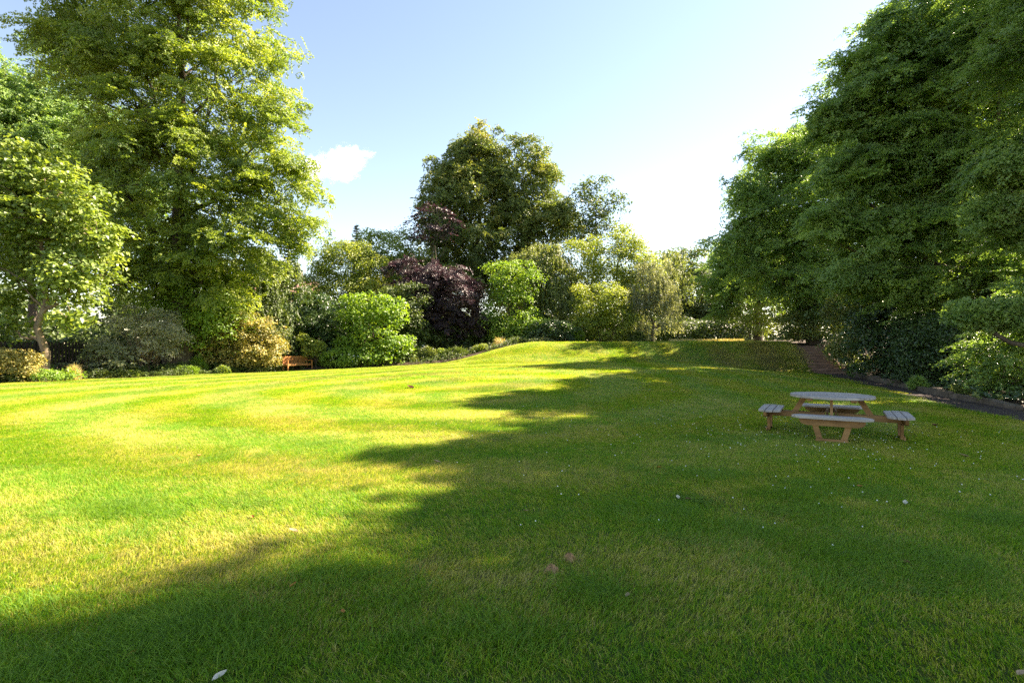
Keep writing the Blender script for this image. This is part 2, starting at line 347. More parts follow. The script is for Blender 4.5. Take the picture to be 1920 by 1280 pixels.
def leaf_quads(c, n, d, s, wid, fold=0.25):
    """kite leaves folded on the midrib: c centre, n normal, d direction, s length"""
    n = unit(n); d = unit(d - n * np.sum(d * n, -1, keepdims=True)); w = np.cross(n, d)
    L = s[:, None]; W = L * wid / 2
    base = c - d * L * 0.5; tip = c + d * L * 0.5 - n * L * 0.12
    m = c - d * L * 0.06
    V = np.stack([base, m + w * W + n * W * fold, tip, m - w * W + n * W * fold], 1).reshape(-1, 3)
    F = np.arange(len(c) * 4).reshape(-1, 4)
    return V, F
M['clover'] = leaf_mat('clover', [(0.050, 0.110, 0.012), (0.075, 0.140, 0.018), (0.105, 0.165, 0.025)], 0.4, 0.7, 0.1)
T_clov = [proto('clover_patch', clover_tile(s)) for s in (9, 10)]
pts, rots, scl, var = [], [], [], []
def stripe_dir(x, y):
    """mowing direction: curved swathes at the left, straight ones up the bank"""
    if x > 6.2 and y > 13: k = math.floor((x + 0.02 * y) / 1.25); return 0.0 if k % 2 else math.pi
    rr = math.hypot(x + 2.0, (y - 19.5) * 1.0); k = math.floor(rr / 1.7)
    th = math.atan2(y - 19.5, x + 2.0)
    return th if k % 2 else th + math.pi
def put(x, y, v, s=1.0, jit=0.35, rz=None):
    e = 0.25; gx = (g1(x + e, y) - g1(x - e, y)) / (2 * e); gy = (g1(x, y + e) - g1(x, y - e)) / (2 * e)
    nrm = Vector((-gx, -gy, 1)).normalized()
    q = Vector((0, 0, 1)).rotation_difference(nrm).to_matrix() @ Matrix.Rotation(stripe_dir(x, y) + random.uniform(-jit, jit) if rz is None else rz, 3, 'Z')
    pts.append((x, y, g1(x, y))); rots.append(tuple(q.to_euler())); scl.append(s); var.append(v)
def inlawn(x, y, m=0.0): return float(xl(y)) + m < x < float(xr(y)) - m
for iy in np.arange(0.4, 8.5, 0.5):
    for ix in np.arange(-10, 10, 0.5):
        if abs(ix) < 1.15 * iy + 2.0 and inlawn(ix, iy, 0.2): put(ix + random.uniform(-.06, .06), iy + random.uniform(-.06, .06), random.choice((0, 1)))
for iy in np.arange(8.75, 19.5, 0.52):
    for ix in np.arange(-26, 18, 0.52):
        if abs(ix) < 1.15 * iy + 2.0 and inlawn(ix, iy, 0.2): put(ix + random.uniform(-.06, .06), iy + random.uniform(-.06, .06), random.choice((2, 3)))
for iy in np.arange(19.9, 40.5, 0.95):
    for ix in np.arange(-30, 20, 0.95):
        if abs(ix) < 1.15 * iy + 2.0 and inlawn(ix, iy, 0.35): put(ix + random.uniform(-.1, .1), iy + random.uniform(-.1, .1), random.choice((4, 5)))
def gpix(px, py):                                # point of the flat lawn under a photo pixel
    Y = EYE * FPX / (py - HOR); return ((px - 960) / FPX * Y, Y)
for (px, py, sp, n) in [(250, 1225, .35, 26), (330, 1190, .25, 10), (640, 1085, .3, 10), (1600, 1055, .3, 14), (1690, 1050, .25, 10), (1110, 1110, .15, 6), (1470, 940, .3, 9), (1190, 960, .35, 10), (1280, 890, .3, 9),
                        (1480, 1000, .3, 9), (1560, 925, .35, 10), (580, 830, .3, 5), (420, 865, .4, 5), (1840, 980, .4, 8), (1350, 820, .5, 9), (120, 970, .4, 9), (200, 960, .3, 6), (860, 1180, .25, 7)]:
    cx, cy_ = gpix(px, py)
    for _ in range(int(n * 1.6)): put(cx + random.gauss(0, sp * 1.2), cy_ + random.gauss(0, sp * 0.6), random.choice((6, 7)), random.uniform(0.8, 1.35), rz=random.uniform(0, 6.28))
for _ in range(110):
    y = random.uniform(1.5, 14); x = random.uniform(-1.1, 1.0) * y
    if inlawn(x, y, 0.3): put(x, y, random.choice((6, 7)), random.uniform(0.45, 0.8), rz=random.uniform(0, 6.28))
for k in range(16):                               # clover patches
    y = random.uniform(1.7, 9.5); x = random.uniform(-1.05, 1.0) * y
    for _ in range(random.randint(1, 2)): put(x + random.gauss(0, .25), y + random.gauss(0, .2), random.choice((8, 9)), random.uniform(.6, 1.0), rz=random.uniform(0, 6.28))
me = bpy.data.meshes.new('grass'); me.vertices.add(len(pts)); me.vertices.foreach_set('co', np.array(pts, np.float32).ravel())
a = me.attributes.new('rot', 'FLOAT_VECTOR', 'POINT'); a.data.foreach_set('vector', np.array(rots, np.float32).ravel())
a = me.attributes.new('scl', 'FLOAT', 'POINT'); a.data.foreach_set('value', np.array(scl, np.float32))
a = me.attributes.new('var', 'INT', 'POINT'); a.data.foreach_set('value', np.array(var, np.int32))
grass = link('grass', me, kind='stuff', label='short mown green grass covering the lawn', category='grass')
ng = bpy.data.node_groups.new('grass_scatter', 'GeometryNodeTree')
ng.interface.new_socket('Geometry', in_out='INPUT', socket_type='NodeSocketGeometry'); ng.interface.new_socket('Geometry', in_out='OUTPUT', socket_type='NodeSocketGeometry')
gi = ng.nodes.new('NodeGroupInput'); go = ng.nodes.new('NodeGroupOutput'); jn = ng.nodes.new('GeometryNodeJoinGeometry')
def named(nm, t): n = ng.nodes.new('GeometryNodeInputNamedAttribute'); n.data_type = t; n.inputs[0].default_value = nm; return n.outputs[0]
nr = named('rot', 'FLOAT_VECTOR'); ns = named('scl', 'FLOAT'); nv = named('var', 'INT')
for k, po in enumerate(T_near + T_mid + T_far + T_tuft + T_clov):
    cmpn = ng.nodes.new('FunctionNodeCompare'); cmpn.data_type = 'INT'; cmpn.operation = 'EQUAL'
    ii = [s for s in cmpn.inputs if s.type == 'INT']; ng.links.new(nv, ii[0]); ii[1].default_value = k
    oi = ng.nodes.new('GeometryNodeObjectInfo'); oi.inputs['Object'].default_value = po; oi.inputs['As Instance'].default_value = True
    ip = ng.nodes.new('GeometryNodeInstanceOnPoints')
    ng.links.new(gi.outputs[0], ip.inputs['Points']); ng.links.new(cmpn.outputs[0], ip.inputs['Selection'])
    ng.links.new([s for s in oi.outputs if s.type == 'GEOMETRY'][0], ip.inputs['Instance'])
    ng.links.new(nr, ip.inputs['Rotation']); ng.links.new(ns, ip.inputs['Scale']); ng.links.new(ip.outputs[0], jn.inputs[0])
ng.links.new(jn.outputs[0], go.inputs[0])
md = grass.modifiers.new('scatter', 'NODES'); md.node_group = ng

# ------------------------------------------------------------------ foliage
STAT = {}
def clump_leaves(C, Rc, O, counts, style, size, r, flat=1.0):
    """leaves of all clumps: C centres, Rc radii, O outward directions, counts leaves per clump"""
    idx = np.repeat(np.arange(len(C)), counts); n = len(idx); c = C[idx]; rc = Rc[idx][:, None]; o = O[idx]
    up = np.array([0, 0, 1.0]); rnd = r.normal(size=(n, 3))
    if style == 'plate':
        oh = unit(o * np.array([1, 1, 0]) + 1e-4); sd = np.cross(oh, up)
        tilt = r.normal(0.30, 0.22, len(C))[idx][:, None]
        pn = unit(up + oh * tilt)
        q = np.sqrt(r.random(n))[:, None]; th = r.uniform(0, 2 * np.pi, n)[:, None]
        aa = q * np.cos(th); bb = q * np.sin(th)
        # fingers of leaves: sprays radiating from the branch leave notches at the rim
        fing = 0.72 + 0.34 * np.cos(7 * th + idx[:, None] * 1.7)
        aa = aa * fing * 1.25; bb = bb * fing
        pos = c + rc * (oh * aa + sd * bb) - up * rc * (tilt * aa + 0.22 * aa * np.abs(aa) + 0.18 * bb * bb) + rnd * rc * 0.075
        nr_ = unit(pn + r.normal(size=(n, 3)) * 0.42); d = unit(oh * (0.6 + aa) + sd * bb * 1.4 - up * 0.25 + r.normal(size=(n, 3)) * 0.35)
    elif style == 'weep':
        k = 9; st = r.integers(0, k, n); ang = (st * 2.4 + idx * 0.9)[:, None]; rad = (0.25 + 0.75 * ((st * 0.618) % 1))[:, None]
        u = r.random(n)[:, None]; oh = np.concatenate([np.cos(ang), np.sin(ang), np.zeros_like(ang)], 1)
        pos = c + rc * oh * rad * (0.6 + 0.5 * np.sqrt(u)) - up * rc * (1.7 * u ** 1.4 * (0.5 + rad * 0.5)) + up * rc * 0.3 + rnd * rc * 0.06
        nr_ = unit(oh + up * 0.5 + rnd * 0.5); d = unit(-up + oh * 0.4 + r.normal(size=(n, 3)) * 0.4)
    else:
        dv = unit(rnd + up * 0.75 + o * 0.55); q = np.where(r.random(n) < 0.72, r.uniform(0.74, 1.06, n), r.uniform(0.2, 0.8, n))[:, None]
        lump = 1 + 0.25 * np.sin(dv[:, :1] * 7 + idx[:, None]) * np.cos(dv[:, 1:2] * 6 + idx[:, None] * 2)
        pos = c + dv * rc * q * lump * np.array([1.1, 1.1, 0.72 * flat])
        nr_ = unit(dv * 0.7 + up * 0.55 + r.normal(size=(n, 3)) * 0.5)
        d = unit(r.normal(size=(n, 3)) + dv * 0.5 - up * 0.5)
    s = size * r.uniform(0.65, 1.3, n)
    return pos, nr_, d, s, idx
SPR = {}
def spray_group(leaf, wid):
    """node group that sets a leafy twig (26 single leaves) on every point of a crown"""
    if (leaf, wid) in SPR: return SPR[(leaf, wid)]
    ng = bpy.data.node_groups.new('leaf_sprays_' + leaf, 'GeometryNodeTree')
    ng.interface.new_socket('Geometry', in_out='INPUT', socket_type='NodeSocketGeometry'); ng.interface.new_socket('Geometry', in_out='OUTPUT', socket_type='NodeSocketGeometry')
    gi = ng.nodes.new('NodeGroupInput'); go = ng.nodes.new('NodeGroupOutput'); jn = ng.nodes.new('GeometryNodeJoinGeometry')
    def named(nm, t): n = ng.nodes.new('GeometryNodeInputNamedAttribute'); n.data_type = t; n.inputs[0].default_value = nm; return n.outputs[0]
    nr = named('rot', 'FLOAT_VECTOR'); ns = named('scl', 'FLOAT'); nv = named('var', 'INT')
    for k in range(3):
        q = np.random.default_rng(400 + k); n = 26
        u = np.linspace(0.02, 1, n); side = np.where(np.arange(n) % 2, 1, -1)
        off = side * q.uniform(.05, .34, n) * np.sin(u * np.pi * .8 + .35)
        pos = np.stack([u - .5, off, -.22 * (u - .2) ** 2 - .25 * off ** 2 + q.normal(0, .03, n)], -1)
        nn = unit(np.array([0, 0, 1.0]) + q.normal(0, .38, (n, 3))); d = unit(np.stack([np.full(n, .7), side * .7, np.full(n, -.25)], -1) + q.normal(0, .25, (n, 3)))
        V, F = leaf_quads(pos, nn, d, q.uniform(.15, .23, n), wid)
        po = bpy.data.objects.new('leaf_spray', new_mesh('leaf_spray', V, F, LM[leaf], tint=np.clip(q.normal(.45, .15, n), 0, 1))); protos.append(po)
        cmpn = ng.nodes.new('FunctionNodeCompare'); cmpn.data_type = 'INT'; cmpn.operation = 'EQUAL'
        ii = [x for x in cmpn.inputs if x.type == 'INT']; ng.links.new(nv, ii[0]); ii[1].default_value = k
        oi = ng.nodes.new('GeometryNodeObjectInfo'); oi.inputs['Object'].default_value = po; oi.inputs['As Instance'].default_value = True
        ip = ng.nodes.new('GeometryNodeInstanceOnPoints')
        ng.links.new(gi.outputs[0], ip.inputs['Points']); ng.links.new(cmpn.outputs[0], ip.inputs['Selection']); ng.links.new([x for x in oi.outputs if x.type == 'GEOMETRY'][0], ip.inputs['Instance'])
        ng.links.new(nr, ip.inputs['Rotation']); ng.links.new(ns, ip.inputs['Scale']); ng.links.new(ip.outputs[0], jn.inputs[0])
    ng.links.new(jn.outputs[0], go.inputs[0]); SPR[(leaf, wid)] = ng
    return ng
def spray_crown(name, root, pos, n, d, scl, ct, leaf, wid, r):
    n = unit(n); d = unit(d - n * np.sum(d * n, -1, keepdims=True)); y = np.cross(n, d)     # columns d, y, n -> XYZ euler
    eul = np.stack([np.arctan2(y[:, 2], n[:, 2]), -np.arcsin(np.clip(d[:, 2], -1, 1)), np.arctan2(d[:, 1], d[:, 0])], -1)
    me = bpy.data.meshes.new(name); me.vertices.add(len(pos)); me.vertices.foreach_set('co', pos.astype(np.float32).ravel())
    for nm, t, k, v in (('rot', 'FLOAT_VECTOR', 'vector', eul), ('scl', 'FLOAT', 'value', scl), ('ctint', 'FLOAT', 'value', ct)):
        a = me.attributes.new(nm, t, 'POINT'); a.data.foreach_set(k, np.asarray(v, np.float32).ravel())
    a = me.attributes.new('var', 'INT', 'POINT'); a.data.foreach_set('value', r.integers(0, 3, len(pos)).astype(np.int32))
    me.materials.append(LM[leaf])
    o = link(name, me, root, kind='stuff'); md = o.modifiers.new('sprays', 'NODES'); md.node_group = spray_group(leaf, wid); return o
def lobes_world(lobes, Y0):
    W = []
    for l in lobes:
        cx, cy_, rx, ry = l[:4]; dy = l[4] if len(l) > 4 else 0.0
        Y = Y0 + dy; rxw = rx / FPX * Y; rzw = ry / FPX * Y
        ryw = l[5] if len(l) > 5 else max(rxw, rzw) * 0.9
        p = P(cx, cy_, Y); W.append((p, np.array([rxw, ryw, rzw])))
    return W
def plant(name, label, cat, base, Y0, lobes, leaf, size, cover=1.7, clump=0.9, style='round', wid=0.62, trunk=0.0, tm='bark',
          limbs=True, twig=0.5, group=None, seed=0, inner=0.25, core=0, sparse=1.0, spray=0, trunk_to=None, flat=1.0, stems=0, parts=('trunk', 'crown'), mat2=None, bend=0.4, symm=True):
    """one tree or shrub: an Empty at its foot > trunk (or stems), limbs, crown of single leaves"""
    r = np.random.default_rng(1000 + seed)
    bx, by = base; bz = g1(bx, by) - 0.03; B = np.array([bx, by, bz])
    root = thing(name, label, cat, (bx, by, bz), 0, group)
    W = lobes_world(lobes, Y0)
    if symm:                                     # the far half of a crown: the same lobes turned about the trunk, so it is a full tree
        W = W + [(np.array([2 * bx - p[0] + r.normal(0, .3), 2 * by - p[1] + r.normal(0, .3), p[2]]), q * 0.9) for p, q in W if abs(p[0] - bx) < q[0] * 1.2 and p[1] <= by + 0.5]
    Cs, Rs, Os, Ls = [], [], [], []
    for li, (p, q) in enumerate(W):
        A = 4 * np.pi * ((q[0] * q[1]) ** 1.6 / 3 + (q[0] * q[2]) ** 1.6 / 3 + (q[1] * q[2]) ** 1.6 / 3) ** (1 / 1.6)
        n = max(4, int(A / (clump * clump * 1.5 * sparse)))
        d = unit(r.normal(size=(n, 3)) + np.array([0, 0, 0.15])); rr = np.where(r.random(n) < inner, r.uniform(0.2, 0.75, n), r.uniform(0.80, 1.04, n))
        shoot = (r.random(n) < 0.10) & (d[:, 2] > -0.2); rr = np.where(shoot, r.uniform(1.08, 1.28, n), rr)
        c = p + d * q * rr[:, None]
        keep = np.ones(n, bool)
        for lj, (p2, q2) in enumerate(W):
            if lj != li: keep &= ~((np.linalg.norm((c - p2) / q2, axis=1) < 0.62) & (r.random(n) < 0.75))
        keep &= c[:, 2] > g(c[:, 0], c[:, 1]) + 0.1 * clump
        shoot = shoot[keep]; c = c[keep]; Cs.append(c); Rs.append(clump * np.where(shoot, r.uniform(.35, .6, len(c)), r.uniform(0.5, 1.3, len(c))) * min(1.0, q.min() / clump * 0.8)); Os.append(unit((c - p) / q + unit((c - B) * np.array([1, 1, 0])) * 0.6)); Ls.append(np.full(len(c), li))
    C = np.concatenate(Cs); Rc = np.concatenate(Rs); O = np.concatenate(Os); Lb = np.concatenate(Ls)
    cnt = np.maximum(3, (cover * 2.2 * Rc ** 2 / ((size * size * wid * 0.5) if not spray else spray * spray * .2) * r.uniform(0.6, 1.3, len(C)) * np.where(C[:, 1] > by + 0.35 * (C[:, 1].max() - by), 0.4, 1.0) * 0.8).astype(int))
    if style == 'mix':
        sel = r.random(len(C)) < 0.5; A_ = clump_leaves(C[sel], Rc[sel], O[sel], cnt[sel], 'plate', size, r, flat); B_ = clump_leaves(C[~sel], Rc[~sel], O[~sel], cnt[~sel], 'round', size, r, flat)
        ia, ib = np.nonzero(sel)[0], np.nonzero(~sel)[0]; pos, nr_, d, s = [np.concatenate([A_[i], B_[i]]) for i in range(4)]; idx = np.concatenate([ia[A_[4]], ib[B_[4]]])
    else: pos, nr_, d, s, idx = clump_leaves(C, Rc, O, cnt, style, size, r, flat)
    ok = pos[:, 2] > g(pos[:, 0], pos[:, 1]) + 0.02
    pos, nr_, d, s, idx = pos[ok], nr_[ok], d[ok], s[ok], idx[ok]
    if spray: core = int(core / 5)
    if core:                                     # coarse inner foliage that closes the heart of the crown
        kk = r.integers(0, len(W), core); dv = unit(r.normal(size=(core, 3))) * (r.random(core) ** 0.4 * 0.82)[:, None]
        cp = np.stack([W[i][0] for i in kk]) + dv * np.stack([W[i][1] for i in kk]); ok = cp[:, 2] > g(cp[:, 0], cp[:, 1]) + 0.3; cp = cp[ok]; m_c = len(cp)
        pos = np.concatenate([pos, cp]); nr_ = np.concatenate([nr_, unit(r.normal(size=(m_c, 3)) + [0, 0, .6])]); d = np.concatenate([d, r.normal(size=(m_c, 3))])
        s = np.concatenate([s, size * (1.9 if spray else 1.3) * r.uniform(.7, 1.3, m_c)]); idx = np.concatenate([idx, r.integers(0, len(C), m_c)])
    V, F = leaf_quads(pos, nr_, d, s, wid) if not spray else (np.zeros((0, 3)), np.zeros((0, 4), int))
    tint = np.clip(0.45 + r.normal(0, 0.2, len(C))[idx] + r.normal(0, 0.17, len(pos)), 0, 1)
    STAT[name + str(seed)] = len(pos)
    if spray:
        spray_crown(parts[1], root, pos - B, nr_, d, np.minimum(s / size, 1.5) * spray, tint - .45, leaf, wid, r); tint = np.zeros(0)
    # twigs from lobe centres to clumps
    tw = []
    top = trunk_to if trunk_to is not None else (max(W, key=lambda w: w[0][2])[0] * np.array([1, 1, 1]))
    ax_n = 9; tt = np.linspace(0, 1, ax_n); axis = B[None] + (np.asarray(top) - B)[None] * tt[:, None]
    axis[1:-1, :2] += r.normal(0, bend * 0.25, (ax_n - 2, 2)); axis[0] -= [0, 0, 0.25]
    if twig > 0:
        for k in range(len(C)):
            if r.random() > twig: continue
            a = W[Lb[k]][0] * 0.65 + C[k] * 0.35 if not stems else B + (C[k] - B) * 0.3; b = C[k]; mid = (a + b) / 2 + r.normal(0, 0.08, 3) * clump + [0, 0, 0.12 * clump]
            rad0 = 0.012 * clump + 0.012
            tw.append(tube([a, mid, b, b + O[k] * Rc[k] * 0.5], [rad0, rad0 * 0.7, rad0 * 0.45, rad0 * 0.15], 3))
    mi = np.zeros(len(F), int)
    if tw:
        tv, tf = join_tubes(tw); F2 = tf + len(V); V = np.concatenate([V, tv]); F = np.concatenate([F, F2]); mi = np.concatenate([mi, np.ones(len(F2), int)]); tint = np.concatenate([tint, np.full(len(F2), .5)])
    if len(F): link(parts[1] if not spray else 'twig_work', new_mesh(parts[1], V - B, F, [LM[leaf], M[tm]], mi, tint), root, kind='stuff')
    if trunk > 0:
        rad = trunk * (1 - 0.9 * tt ** 0.8); rad[0] *= 1.7; rad[1] *= 1.05
        tv, tf = tube(axis, rad, 12)
        link(parts[0], new_mesh(parts[0], tv - B, tf, M[tm], smooth=True), root)
        if limbs:
            for (p, q) in W:
                if r.random() > 0.75: continue
                f = np.clip((p[2] - q[2] * 0.4 - B[2]) / max(1e-3, top[2] - B[2]) * 0.75, 0.12, 0.85)
                a = np.array([np.interp(f, tt, axis[:, i]) for i in range(3)]); b = p + (p - a) * 0.12
                if np.linalg.norm(b - a) < 0.8: continue
                k = 7; u = np.linspace(0, 1, k)[:, None]; sag = np.sin(u * np.pi) * np.array([0, 0, 0.10]) * np.linalg.norm(b - a)
                pts_ = a + (b - a) * u - sag; pts_[1:-1] += r.normal(0, 0.04 * np.linalg.norm(b - a), (k - 2, 3))
                r0 = trunk * (1 - 0.9 * f ** 0.8) * 0.55
                tv, tf = tube(pts_, r0 * (1 - 0.85 * u[:, 0]), 7)
                link('limb', new_mesh('limb', tv - B, tf, M[tm], smooth=True), root)
    elif stems:
        for k in range(stems):
            c = C[r.integers(len(C))]; a = B + np.array([r.normal(0, .12), r.normal(0, .12), -0.1]); u = np.linspace(0, 1, 5)[:, None]
            pp = a + (c - a) * u * np.array([1, 1, 1]) + np.sin(u * np.pi) * np.array([0, 0, 0.1]); r0 = 0.02 + 0.012 * clump
            tv, tf = tube(pp, r0 * (1 - 0.8 * u[:, 0]), 5); link('stem', new_mesh('stem', tv - B, tf, M[tm], smooth=True), root)
    return root
def bpx(px, Y): return ((px - 960) / FPX * Y, Y)
SH = ('stem', 'foliage')

# --- the tall lime and its neighbours on the left
plant('lime_tree', 'towering yellow-green lime tree with ivy-dark trunk beside the silvery shrub', 'tree', bpx(335, 31), 31,
      [(330, -90, 130, 110), (240, 50, 130, 110), (430, 40, 80, 100), (105, 45, 75, 45), (140, 110, 60, 40), (400, 170, 120, 120), (480, 270, 80, 95), (300, 200, 140, 110), (220, 140, 90, 70),
       (330, 340, 130, 110), (505, 385, 75, 85), (425, 430, 120, 100), (300, 470, 90, 90), (545, 440, 45, 45), (380, 520, 80, 60), (210, 330, 60, 60)],
      'lime', 0.20, 1.35, 1.35, 'mix', wid=0.7, core=5000, sparse=1.45, spray=0.62, trunk=0.55, seed=1, trunk_to=P(335, -60, 31), inner=0.15, twig=0.35)
plant('background_tree', 'dark green tree showing between the maple and the lime crown', 'tree', bpx(70, 43), 43,
      [(15, 170, 50, 80), (105, 240, 80, 60), (190, 290, 70, 80), (60, 310, 120, 80), (-50, 250, 80, 120), (180, 400, 80, 90), (40, 440, 120, 90), (260, 420, 60, 90)],
      'beech', 0.33, 1.3, 1.7, core=3000, spray=0.85, trunk=0.4, seed=2, twig=0.2)
plant('maple_tree', 'broad-leaved bright green maple with a bare slim trunk beside the golden bush', 'tree', bpx(77, 24.6), 24.6,
      [(55, 320, 60, 40), (135, 365, 50, 42), (70, 400, 85, 60), (185, 445, 42, 42), (-20, 330, 70, 65), (15, 510, 75, 55), (150, 530, 55, 40), (15, 605, 50, 35), (135, 600, 45, 24, -1.0), (120, 470, 70, 55, .8), (-90, 330, 60, 60), (-60, 450, 80, 110)],
      'maple', 0.20, 1.3, 0.85, 'mix', core=2500, wid=0.85, trunk=0.20, tm='bark_pale', seed=3, inner=0.15, trunk_to=P(80, 330, 24.6), twig=0.6)
plant('hornbeam_tree', 'dark green drooping tree behind the golden bush and the park bench', 'tree', bpx(470, 35), 35,
      [(470, 540, 60, 70), (505, 605, 40, 45), (420, 540, 50, 50), (450, 610, 50, 45), (520, 540, 25, 40)], 'dark', 0.17, 1.7, 0.95, 'weep', trunk=0.2, seed=4, twig=0.25)
plant('leafy_shrub', 'light green leafy bush below the lime crown', 'shrub', bpx(365, 31.6), 31.6,
      [(345, 560, 45, 35), (400, 585, 38, 30), (330, 600, 60, 40), (390, 630, 50, 40)], 'bright', 0.15, 1.2, 0.7, stems=4, parts=SH, seed=5, twig=0.2)
plant('silvery_shrub', 'grey-leaved spiky silvery shrub in front of the dark fence', 'shrub', bpx(275, 29), 29,
      [(265, 608, 40, 24), (318, 632, 24, 24), (228, 640, 24, 22), (285, 650, 38, 24), (300, 600, 18, 18), (250, 585, 14, 16)], 'grey', 0.15, 1.1, 0.5, sparse=1.3, wid=0.3, stems=6, parts=SH, seed=6, tm='bark_pale', twig=0.5)
plant('variegated_shrub', 'big rounded golden variegated bush next to the park bench', 'shrub', bpx(452, 33), 33,
      [(430, 620, 48, 32), (485, 640, 40, 42), (440, 655, 62, 35), (507, 660, 20, 30), (400, 650, 30, 35)], 'gold', 0.14, 1.3, 0.55, stems=4, parts=SH, seed=7, twig=0.2)
plant('variegated_shrub', 'small golden bush at the foot of the maple trunk', 'shrub', bpx(25, 23.6), 23.6,
      [(22, 685, 48, 26), (-40, 680, 45, 32), (55, 695, 18, 15)], 'gold', 0.11, 1.5, 0.4, stems=4, parts=SH, seed=8, twig=0.2)
plant('ground_cover_plant', 'low mound of pale green leaves at the lawn edge by the maple', 'plant', bpx(105, 23.6), 23.6,
      [(80, 704, 26, 8), (115, 703, 32, 10), (148, 708, 14, 6)], 'bright', 0.13, 1.5, 0.25, stems=3, parts=SH, seed=9, twig=0, symm=False)
plant('pale_shrub', 'pale grey-green open shrub with tiered leaves beside the maple trunk', 'shrub', bpx(205, 27.2), 27.2,
      [(205, 662, 32, 16), (180, 655, 18, 20), (240, 680, 34, 10), (190, 685, 34, 10)], 'silver', 0.13, 1.2, 0.4, 'plate', stems=4, parts=SH, seed=10, twig=0.3)

# --- behind the bench
plant('dogwood_shrub', 'dark green layered shrub directly behind the park bench', 'shrub', bpx(570, 37.5), 37.5,
      [(560, 610, 50, 45), (615, 595, 50, 45), (590, 650, 65, 35), (540, 645, 25, 35), (640, 640, 40, 40)], 'laurel', 0.17, 1.6, 0.8, 'plate', stems=4, parts=SH, seed=11, twig=0.15)
plant('dogwood_shrub', 'dark green shrub between the bright lime-green shrub and the purple beech', 'shrub', bpx(775, 40), 40,
      [(768, 605, 22, 34), (790, 642, 30, 16), (752, 580, 24, 44)], 'dark', 0.17, 1.6, 0.8, stems=4, parts=SH, seed=12, twig=0.15)
plant('lime_green_shrub', 'bright lime-green sunlit shrub with big leaves, tall beside the white hydrangea', 'shrub', bpx(700, 36.8), 36.8,
      [(675, 585, 32, 28), (700, 620, 48, 40), (738, 655, 28, 25), (668, 650, 38, 25), (712, 568, 24, 24), (655, 610, 20, 25), (690, 668, 50, 20)], 'bright', 0.20, 1.2, 0.65, wid=0.8, stems=5, parts=SH, seed=13, twig=0.3)
plant('yellow_sapling', 'small yellow-leaved sapling growing over the end of the bench', 'shrub', (-13.55, 35.1), 35.1,
      [(570, 641, 13, 11), (586, 650, 17, 12), (602, 652, 10, 7), (582, 664, 12, 9)], 'yellow', 0.13, 1.4, 0.32, stems=3, parts=SH, seed=14, twig=0.6)
hyd = plant('hydrangea', 'white-flowered hydrangea bush right beside the park bench', 'shrub', bpx(648, 35.4), 35.4,
      [(648, 672, 30, 17), (630, 680, 18, 12), (668, 680, 18, 10)], 'bright', 0.13, 1.5, 0.35, stems=3, parts=SH, seed=15, twig=0.1)
plant('robinia_tree', 'feathery yellow-green tree above the dark layered shrub', 'tree', bpx(655, 44), 44,
      [(640, 495, 50, 40), (690, 525, 45, 45), (615, 545, 40, 35), (665, 480, 30, 25), (640, 570, 60, 40)], 'yellow', 0.17, 1.1, 0.9, trunk=0.2, seed=16, twig=0.5)
plant('ash_tree', 'mid-green tree crown just behind the copper beech, beside the conifer tips', 'tree', bpx(730, 48), 48,
      [(715, 480, 35, 35), (750, 470, 30, 35), (725, 540, 50, 55), (770, 520, 40, 50), (690, 590, 50, 50), (830, 560, 60, 50)], 'maple', 0.23, 1.2, 1.1, trunk=0.25, seed=17, twig=0.2)
plant('copper_beech', 'dark purple copper beech with drooping sunlit branches', 'tree', bpx(822, 42.5), 42.5,
      [(762, 500, 26, 30), (805, 525, 45, 30), (850, 550, 45, 40), (875, 590, 30, 32), (820, 595, 60, 40), (780, 555, 50, 50), (893, 598, 16, 22, -1), (850, 622, 45, 18), (870, 565, 32, 30, -1.2), (905, 612, 10, 14, -1)],
      'purple', 0.19, 1.25, 0.9, 'plate', spray=0.55, core=1200, sparse=1.2, trunk=0.22, seed=18, twig=0.4, trunk_to=P(815, 460, 42.5))
plant('copper_beech', 'sparse upper dark purple beech standing against the sky beside the chestnut', 'tree', bpx(806, 46), 46,
      [(820, 405, 32, 22), (800, 440, 42, 16), (765, 440, 18, 8), (845, 430, 22, 26)], 'purple', 0.2, 0.5, 0.8, 'plate', trunk=0.12, seed=19, twig=0.8, inner=0.3, trunk_to=P(813, 390, 46))
# --- centre
plant('chestnut_tree', 'huge domed horse chestnut with browning top leaves against the sky', 'tree', bpx(890, 53), 53,
      [(895, 285, 50, 40), (850, 335, 50, 55), (965, 310, 60, 38), (1025, 330, 38, 35), (895, 390, 90, 75), (1000, 385, 68, 65), (845, 420, 50, 60), (920, 470, 90, 60), (1025, 450, 48, 60), (980, 530, 80, 50), (860, 500, 50, 50)],
      'chestnut', 0.28, 1.5, 1.5, core=4000, sparse=1.3, spray=0.9, wid=0.75, trunk=0.6, seed=20, twig=0.25, trunk_to=P(900, 300, 53))
plant('sunlit_shrub', 'bright green tall shrub between the purple beech and the weeping grey-green tree', 'shrub', bpx(962, 42.5), 42.5,
      [(945, 525, 32, 32), (965, 580, 38, 38), (985, 608, 32, 26), (950, 625, 36, 20)], 'bright', 0.18, 1.25, 0.75, stems=5, parts=SH, seed=21, twig=0.2)
plant('weeping_tree', 'grey-green weeping tree under the chestnut crown', 'tree', bpx(1015, 46), 46,
      [(995, 515, 50, 40), (1040, 545, 40, 50), (1015, 490, 50, 28), (1060, 590, 30, 40), (1000, 580, 40, 40)], 'olive', 0.18, 1.3, 0.9, 'weep', trunk=0.2, seed=22, twig=0.3)
